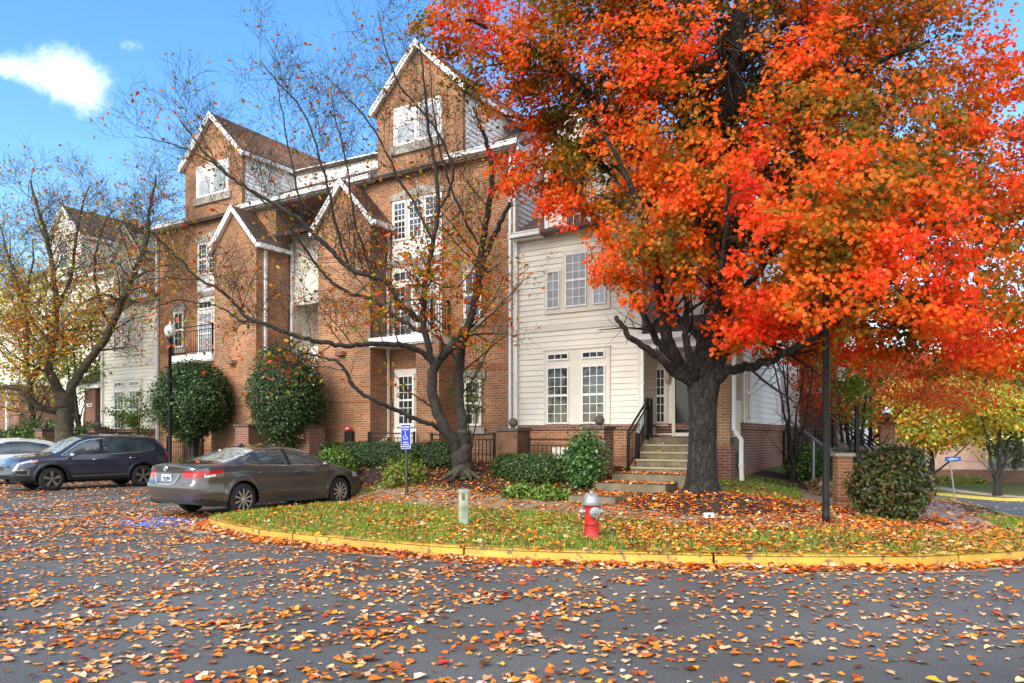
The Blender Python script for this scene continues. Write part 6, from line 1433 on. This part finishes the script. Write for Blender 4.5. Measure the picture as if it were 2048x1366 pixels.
# handrail and stair wing at right
T = empty('hand_rail', (7.1, 15.9, .2), R(38), 'grey sloping handrail rising from the slim pillar behind the big shrub', 'handrail'); b = MB(); b.bar((0, 0, .85), (2.9, 3.2, 1.9), .05); 
for t in (.03, .5, .97): b.bar((2.9*t, 3.2*t, .85+1.05*t), (2.9*t, 3.2*t, -.5), .04)
b.build('rail', mat('grey_rail', (.28, .3, .33), .4, .4), T)
T = empty('iron_post', (at(1714, 900, 21).x, 21, 0), 0, 'tall black square post at the foot of the right porch railing', 'post'); b = MB(); b.box(-.05, .05, -.05, .05, 0, 2.45); b.build('shaft', M_IRON, T); b = MB(); b.box(-.065, .065, -.065, .065, 2.45, 2.5); b.build('cap', M_IRON, T)
def Wi(p):
    d = p-C0; return (d.x*U1.x+d.y*U1.y, d.x*U2.x+d.y*U2.y)
fence([(*Wi(at(1718, 900, 25)), .55), (*Wi(at(1766, 900, 24.2)), .55)], 1.1, 'black iron fence left of the farther brick pillar')
# electric boxes on the side wall
T = empty('meter_box', W(2.17, .62, 1.0), TH, 'grey electric box low on the brick side wall by the white downspout', 'meter box'); b = MB(); b.box(0, .12, -.2, .2, -.05, .25); b.build('box', mat('grey_metal', (.12, .13, .10), .5), T)
b = MB(); b.tube([(0, 0, 1.45), (0, 0, 3.75-.35)], .001, 4) if False else None
def dsp():
    T = empty('rain_downspout', W(2.24, .0, 0), TH, 'white downspout with a kink beside the brick porch pier', 'downspout'); b = MB()
    for p, q in [((0, 0, 3.95), (0, 0, 1.78)), ((0, 0, 1.80), (.16, .02, 1.55)), ((.16, .02, 1.57), (.16, .02, .95))]: b.bar(p, q, .08)
    b.build('pipe', M_ALU, T); b = MB(); b.box(.11, .21, -.03, .07, .93, 1.0); b.bar((.16, .02, .93), (.18, .0, .62), .085); b.build('boot', M_TRIM, T)
dsp()
# leaves caught on the steps
def stepleaves(a0, a1, b0, b1, z, n, label, sd):
    r = np.random.default_rng(sd); P = np.array([tuple(W(r.uniform(a0, a1), r.uniform(b0, b1), z+.012+r.uniform(0, .02))) for _ in range(n)])
    o = leaves('fallen_leaves', P, r.uniform(.045, .09, n), CURL, rotmats(n, .3, r=r), palette(LIT, [6, 4, 1.5, 2.5, .4, 4, .6, 1.2, 2], n, .15, r), M_GLEAF, curl=.8); tag(o, label, 'fallen leaves', None, 'stuff')
stepleaves(.12, 1.85, -1.98, -1.22, .80, 330, 'orange leaves on the upper landing of the entry steps', 1)
stepleaves(.02, 1.6, -2.73, -2.02, .635, 420, 'orange leaves on the lower landing of the entry steps', 2)
stepleaves(qa, qa+1.0, qb, qb+1.3, .45, 260, 'orange leaves on the single step in the path', 3)
for k in range(4): stepleaves(.24, 1.78, -.30*(k+1)+.05, -.30*k-.03, 1.60-.168*(k+1), 16, 'few leaves on stair tread number ' + ['one', 'two', 'three', 'four'][k] + ' from the top', 4+k)
# street name sign far right
T = empty('street_sign', (at(1908, 1000, 43).x, 43, -2.0), R(8), 'blue street name sign on a leaning grey post at the side road corner', 'street sign')
b = MB(); b.tube([(.08, 0, -.2), (-.25, 0, 2.35)], .04, 8); b.build('post', mat('galvanised', (.32, .33, .34), .5, .5), T); b = MB(); b.box(-.58, .42, -.03, .0, 2.24, 2.50); s = b.build('sign_panel', mat('street_blue', (.01, .09, .30), .4), T); text_mesh('LIBERTY', .17, M_WHITE, s, (-.08, -.035, 2.36), (R(90), 0, 0))

# ------------------------------------------------------------ shrubs
GR1 = [(.035, .075, .018), (.055, .11, .022), (.02, .05, .014), (.085, .14, .03)]
GRB = [(.10, .19, .02), (.16, .26, .03), (.06, .12, .015), (.26, .28, .04)]
def bush(name, label, c, rad, n, size, cols, wts, seed, cat='shrub', group=None, box=0, stems=None, shape=OVAL, core=.80, fuzz=.05, flat=None, tiltn=.5, lump=.12):
    r = np.random.default_rng(seed); x, y, z = c; T = empty(name, (x, y, z), TH if box else 0, label, cat, group); rad = np.array(rad, float)
    d = r.normal(size=(n, 3)); d /= np.linalg.norm(d, axis=1, keepdims=True)
    if box: m = np.max(np.abs(d), 1, keepdims=True); d = d/(m**box)
    f = 1 + lump*(nfield(d*rad*1.0, .9, seed)-.5)*2
    q = d*rad*f[:, None]*(r.uniform(.80, 1.0, n)**.5)[:, None] + r.normal(0, fuzz, (n, 3))
    if flat: k = q[:, 2] > -rad[2]*flat; q = q[k]; d = d[k]
    q = q + np.array([0, 0, rad[2]*(flat or 1)]); n = len(q); 
    cz = 0 if stems is None else stems[0]; q[:, 2] += cz
    col = palette(cols, wts, n, .22, r)*(1+.3*(nfield(q, 2.2, seed+1)[:, None]-.5))
    leaves('foliage', q, r.uniform(.7, 1.3, n)*size, shape, frames(d*.8 + np.array([0, 0, .35]) + r.normal(0, tiltn, (n, 3)), r.uniform(0, 6.28, n)), np.clip(col, .002, .9), M_GREEN, T, curl=1.0)
    mb = MB(); mb.smooth = True; rnd = random.Random(seed)
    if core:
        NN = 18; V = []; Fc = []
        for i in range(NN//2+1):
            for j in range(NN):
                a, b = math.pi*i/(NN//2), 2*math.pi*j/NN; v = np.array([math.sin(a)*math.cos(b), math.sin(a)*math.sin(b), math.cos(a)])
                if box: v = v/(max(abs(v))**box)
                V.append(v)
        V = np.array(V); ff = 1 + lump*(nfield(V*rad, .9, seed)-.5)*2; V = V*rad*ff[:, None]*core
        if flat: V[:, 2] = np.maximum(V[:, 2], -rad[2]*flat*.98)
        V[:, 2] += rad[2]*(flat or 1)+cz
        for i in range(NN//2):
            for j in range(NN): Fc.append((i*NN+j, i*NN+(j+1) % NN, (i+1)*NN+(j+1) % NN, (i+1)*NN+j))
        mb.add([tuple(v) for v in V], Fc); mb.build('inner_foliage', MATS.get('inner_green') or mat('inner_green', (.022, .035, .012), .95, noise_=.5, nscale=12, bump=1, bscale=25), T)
    if stems is not None:
        s = MB(); 
        for k in range(stems[1]):
            a = 6.28*k/max(1, stems[1]) + .4; o = stems[2]*.25 if stems[1] > 1 else 0
            s.tube([(math.cos(a)*o*.6, math.sin(a)*o*.6, -.15), (math.cos(a)*o*1.2, math.sin(a)*o*1.2, cz*.6), (math.cos(a)*o*2.2+.03, math.sin(a)*o*2.2, cz+rad[2]*.7)], [stems[3]*1.2, stems[3], stems[3]*.6], 8)
            for j in range(4):
                b = a+rnd.uniform(-1, 1); s.tube([(math.cos(a)*o*1.4, math.sin(a)*o*1.4, cz*.9), (math.cos(b)*rad[0]*.5, math.sin(b)*rad[1]*.5, cz+rad[2]*.5)], [stems[3]*.5, stems[3]*.25], 5)
        s.build('stem', M_BARK, T, smooth=True)
    return T
def gz(px, Y, z=None): x = at(px, 900, Y).x; return (x, Y, lz(x, Y) if z is None else z)
HG = 'holly trees clipped into domes'
bush('clipped_tree', 'dome clipped dark holly tree behind the left lamp post', gz(386, 24.3, .45), (1.14, 1.14, 1.26), 14000, .085, GR1, [4, 3, 3, 1.2], 31, 'tree', HG, stems=(1.12, 4, .35, .075), core=.82, lump=.09, fuzz=.08)
bush('clipped_tree', 'taller dome clipped holly tree with several trunks behind the grey sedan', gz(572, 21.6, .55), (1.08, 1.08, 1.38), 13500, .078, GR1, [4, 3, 3, 1.2], 32, 'tree', HG, stems=(.85, 4, .5, .075), core=.78, lump=.10, fuzz=.08)
HW_ = 'dark green clipped hedges'
bush('hedge', 'long low dark hedge along the iron fence left of the cherry', tuple(W(-6.9, -2.0, lz(*W(-6.9, -2.0)[:2]))), (1.75, .42, .34), 11000, .05, GR1, [3, 5, 1, 2], 33, 'hedge', HW_, box=.75, flat=.85, lump=.05, fuzz=.02)
bush('hedge', 'short dark hedge section just behind the cherry trunk', tuple(W(-4.6, -2.0, lz(*W(-4.6, -2.0)[:2]))), (.62, .42, .34), 3800, .05, GR1, [3, 5, 1, 2], 34, 'hedge', HW_, box=.75, flat=.85, lump=.05, fuzz=.02)
bush('hedge', 'boxy dark green hedge in front of the two ball topped pillars', tuple(W(-1.75, -2.45, lz(*W(-1.75, -2.45)[:2]))), (.92, .42, .33), 7000, .05, GR1, [3, 5, 1, 2], 35, 'hedge', HW_, box=.7, flat=.85, lump=.08, fuzz=.025)
bush('nandina_shrub', 'tall feathery green shrub in front of the right hand pillar and window', gz(1168, 16.2), (.29, .28, .54), 3400, .085, [(.06, .15, .03), (.10, .22, .05), (.03, .08, .02), (.16, .26, .10)], [3, 3, 2, 1.5], 36, stems=(.05, 3, .2, .02), core=.3, fuzz=.12, lump=.35, tiltn=.9, shape=RHOMB)
bush('yew_shrub', 'rounded green yew between the blue vehicle and the grey sedan', gz(392, 21.3, .2), (.85, .6, .50), 6500, .06, GRB+GR1, [2, 1, 2, .2, 2, 2, 1, 1], 37, flat=.6, lump=.12)
bush('yew_shrub', 'low green shrub behind the roof of the grey sedan', gz(480, 21.5, .3), (.9, .5, .40), 4500, .06, GRB+GR1, [2, 1, 2, .2, 2, 2, 1, 1], 38, flat=.6, lump=.12)
bush('leafy_shrub', 'bright green leafy shrub right of the sedan windscreen', gz(672, 19.2), (.42, .4, .5), 1500, .085, GRB, [3, 3, 2, .6], 39, core=.4, fuzz=.08, lump=.3, tiltn=.9, flat=.8)
bush('leafy_shrub', 'small bright green shrub just above the sedan bonnet', gz(625, 19.4), (.38, .35, .3), 900, .08, GRB, [3, 3, 2, .6], 40, core=.4, fuzz=.08, lump=.3, tiltn=.9, flat=.8)
bush('leafy_shrub', 'loose yellow green shrub behind the parking sign post', gz(808, 17.9), (.50, .35, .36), 1500, .07, [(.16, .24, .02), (.24, .28, .03), (.09, .16, .02), (.3, .22, .04)], [3, 3, 2, 1], 41, core=.35, fuzz=.09, lump=.3, tiltn=.9, flat=.7)
LG = 'low grassy green clumps in the mulch bed'
bush('low_plant', 'left one of the two low green clumps behind the utility post', gz(1036, 15.7), (.30, .28, .18), 900, .09, GRB, [3, 3, 2, .6], 42, 'plant', LG, core=.3, fuzz=.05, lump=.3, tiltn=.9, flat=.3)
bush('low_plant', 'right one of the two low green clumps, nearer the steps', gz(1104, 15.4), (.34, .28, .17), 950, .09, GRB, [3, 3, 2, .6], 43, 'plant', LG, core=.3, fuzz=.05, lump=.3, tiltn=.9, flat=.3)
bush('round_shrub', 'big rounded dark shrub with reddish leaves beside the slim brick pillar', gz(1782, 14.1), (.70, .62, .70), 6500, .085, [(.055, .085, .02), (.10, .09, .025), (.16, .055, .02), (.10, .14, .03), (.03, .05, .015)], [3, 2.5, 1.6, 2, 2.5], 44, core=.74, fuzz=.06, lump=.14, tiltn=.7, flat=.92)
bush('leafy_shrub', 'bright green mounded shrub left of the black pole by the side wall', gz(1612, 19.2), (.48, .45, .55), 3600, .06, GRB+GR1, [3, 2, 2, .2, 2, 2, 1, 1], 45, core=.7, lump=.15, flat=.8)
bush('leafy_shrub', 'bright green shrub right of the black pole behind the slim pillar', gz(1668, 18.8), (.62, .5, .52), 3800, .06, GRB+GR1, [3, 2, 2, .2, 2, 2, 1, 1], 46, core=.7, lump=.15, flat=.8)
bush('ornamental_grass', 'tuft of dry tan grass at the foot of the green shrubs', gz(1645, 17.6), (.25, .22, .22), 700, .16, [(.32, .20, .09), (.24, .15, .06)], [1, 1], 47, 'plant', core=0, fuzz=.05, tiltn=.8, shape=RHOMB, flat=.6)
for k, (px, Y, rx_, rz_, lab) in enumerate([(20, 30, 1.3, .75, 'dark green shrub at the far left behind the white car'), (95, 30.5, 1.5, .95, 'mounded green shrub left of the forked tree trunk'), (178, 29.5, .95, .85, 'yellow green shrub right of the forked tree trunk'), (60, 29, 1.1, .5, 'low bright shrub in front of the left mounded shrub')]):
    bush('leafy_shrub', lab, gz(px, Y, .7), (rx_, .8, rz_), 3800, .10, GRB+GR1, [2, 1.4, 2, .5, 2, 2, 2, 1], 50+k, core=.7, lump=.2, fuzz=.08, flat=.7, tiltn=.7)
for k, (px, Y, lab) in enumerate([(1886, 57, 'leftmost yellow green mound before the far brick wall'), (1905, 57.3, 'second yellow green mound before the far brick wall'), (1926, 57.2, 'third yellow green mound before the far brick wall'), (1950, 57, 'rightmost yellow green mound before the far brick wall')]):
    bush('yellow_shrub', lab, (at(px, 900, Y).x, Y, -2.0), (.8, .6, .45), 800, .14, [(.26, .30, .03), (.36, .32, .04), (.14, .2, .02)], [2, 2, 1], 60+k, group='yellow green mounds by the far wall', flat=.5)

# ------------------------------------------------------------ smaller and farther trees
YG = [lin(180,190,60), lin(214,204,80), lin(140,160,50), lin(226,180,70)]
simple_tree('small_tree', 'small airy green tree in front of the left cream house windows', *gz(278, 28)[:2], .4, 3.0, 1.0, .95, .05, 71, [(.10, .18, .03), (.16, .25, .04), (.2, .2, .04)], [3, 2, 1], 2600, .10, crown_z=2.1, stems=2, nb=6, gaps=.25)
simple_tree('small_tree', 'thin young tree with fine stems against the tan brick wall', *gz(938, 18.6)[:2], .62, 3.1, .55, .9, .03, 72, [(.13, .18, .03), (.22, .22, .03), (.08, .12, .02)], [3, 2, 1], 1100, .075, crown_z=2.1, stems=3, nb=6, gaps=.3)
simple_tree('thin_tree', 'slender multi stemmed tree with yellow green leaves by the right side wall', *gz(1585, 18.9)[:2], .5, 4.6, 1.35, 1.1, .045, 73, [lin(150,170,30), lin(190,160,30), lin(120,150,30), lin(210,120,30)], [3, 2, 2, 1.5], 3600, .10, crown_z=3.8, stems=5, nb=12, gaps=.3)
simple_tree('thin_tree', 'yellow green young tree between the black pole and the orange maple', *gz(1700, 21.5)[:2], .1, 4.4, 1.0, 1.3, .05, 74, [(.22, .32, .03), (.30, .34, .04), (.14, .22, .02)], [3, 2, 1], 2600, .12, crown_z=3.1, stems=2, nb=7, gaps=.28)
def orange_tree():
    r0 = simple_tree('small_maple', 'spreading orange red maple with arching branches behind the big shrub', at(1716, 900, 24.5).x, 24.5, -.5, 5.6, 4.2, 1.5, .11, 75, [lin(236,96,28), lin(220,120,30), lin(240,70,40), lin(176,100,24), lin(150,120,30)], [5, 3, 3, 1.2, .8], 19000, .11, crown_z=3.8, stems=3, nb=15, gaps=.18, dep=1)
orange_tree()
FT = 'autumn trees beyond the side road'
def ftree(lab, px, Y, h, rx_, rz_, cols, wts, seed, n=6000, ls=.3, cz=None, stems=1, tr=.22, z=-2.0):
    simple_tree('autumn_tree', lab, at(px, 900, Y).x, Y, z, h, rx_, rz_, tr, seed, cols, wts, n, ls, FT, crown_z=cz, stems=stems, nb=9, gaps=.15)
OR = [lin(220,120,36), lin(200,150,50), lin(150,140,40), lin(230,90,40)]
ftree('thin trunked tree with green and yellow leaves left of the street sign', 1865, 50, 8.5, 3.6, 2.6, YG+OR, [2, 2, 2, 1, 1, 1, 1, .5], 81, cz=5.2)
ftree('multi trunked tree with yellow leaves at the right edge beyond the road', 1995, 47, 8.0, 2.9, 1.9, YG+OR, [3, 3, 1, 2, 1, 1, 1, 0], 82, n=3600, ls=.24, cz=5.2, stems=4, tr=.13)
ftree('pale green yellow tree high at the right edge', 2030, 62, 13, 5.5, 5, YG, [2, 3, 1, 1], 83, 8000, .36)
ftree('olive tree behind the far brick wall', 1940, 70, 14, 6, 5.5, YG, [3, 1, 3, .5], 84, 8000, .4)
ftree('orange tree behind the pink house', 1790, 80, 13, 6, 5, OR, [2, 2, 2, 1], 85, 7000, .4)
ftree('dark green leaning tree at the far right edge', 2090, 52, 9, 4.5, 3.6, [(.06, .09, .02), (.10, .13, .03)], [1, 1], 86, 7000, .3, cz=5)
ftree('yellow brown tree between the houses at right', 1700, 60, 12, 5, 5, YG+OR, [2]*8, 87, 7000, .36)
far_w = [(1640, 110), (1720, 120), (1800, 118), (1880, 112), (1960, 116), (2040, 110), (2120, 105), (2200, 100)]
for k, (px, Y) in enumerate(far_w):
    ftree(['rust coloured', 'olive', 'straw coloured', 'dull orange', 'grey green', 'golden', 'brown', 'dark olive'][k] + ' tree in the distant row at right, number from the left ' + ['one','two','three','four','five','six','seven','eight'][k], px, Y, 18, 7.5, 7.5, [OR, YG, YG, OR, [(.10, .12, .04)], [lin(210,170,60)], OR, YG][k], [1]*len([OR, YG, YG, OR, [0], [0], OR, YG][k]), 90+k, 5000, .6, z=-2.5, tr=.3)
simple_tree('yellow_tree', 'yellow green leafy tree between the forked tree and the pale gabled building', at(70, 900, 31.5).x, 31.5, .4, 11, 3.3, 3.8, .16, 111, YG+[lin(200,190,60)], [2, 2, 1, 1, 2], 5000, .15, crown_z=5.6, nb=12, gaps=.3, dep=2)
simple_tree('yellow_tree', 'smaller green yellow tree right of the forked tree by the porch column', at(165, 900, 31).x, 31, .5, 7.5, 1.9, 2.3, .1, 112, [(.16, .24, .04), (.26, .30, .05), (.35, .32, .06)], [2, 2, 1], 3600, .14, crown_z=4.4, stems=3, nb=9, gaps=.3)
# thin topped trees behind the left roofs
for k, (px, Y, h) in enumerate([(35, 46, 15.5), (150, 50, 14.5), (-60, 44, 15)]):
    simple_tree('bare_tree', ['tall thin topped tree with few yellow leaves at far left', 'bare topped tree behind the pale gabled building', 'tree crown just out of view at far left'][k], at(px, 900, Y).x, Y, .3, h, 3.8, 4, .2, 101+k, [lin(210,190,60), lin(190,160,60)], [1, 1], 600, .2, 'thin topped trees behind the left buildings', nb=26, bare=1400, dep=2)
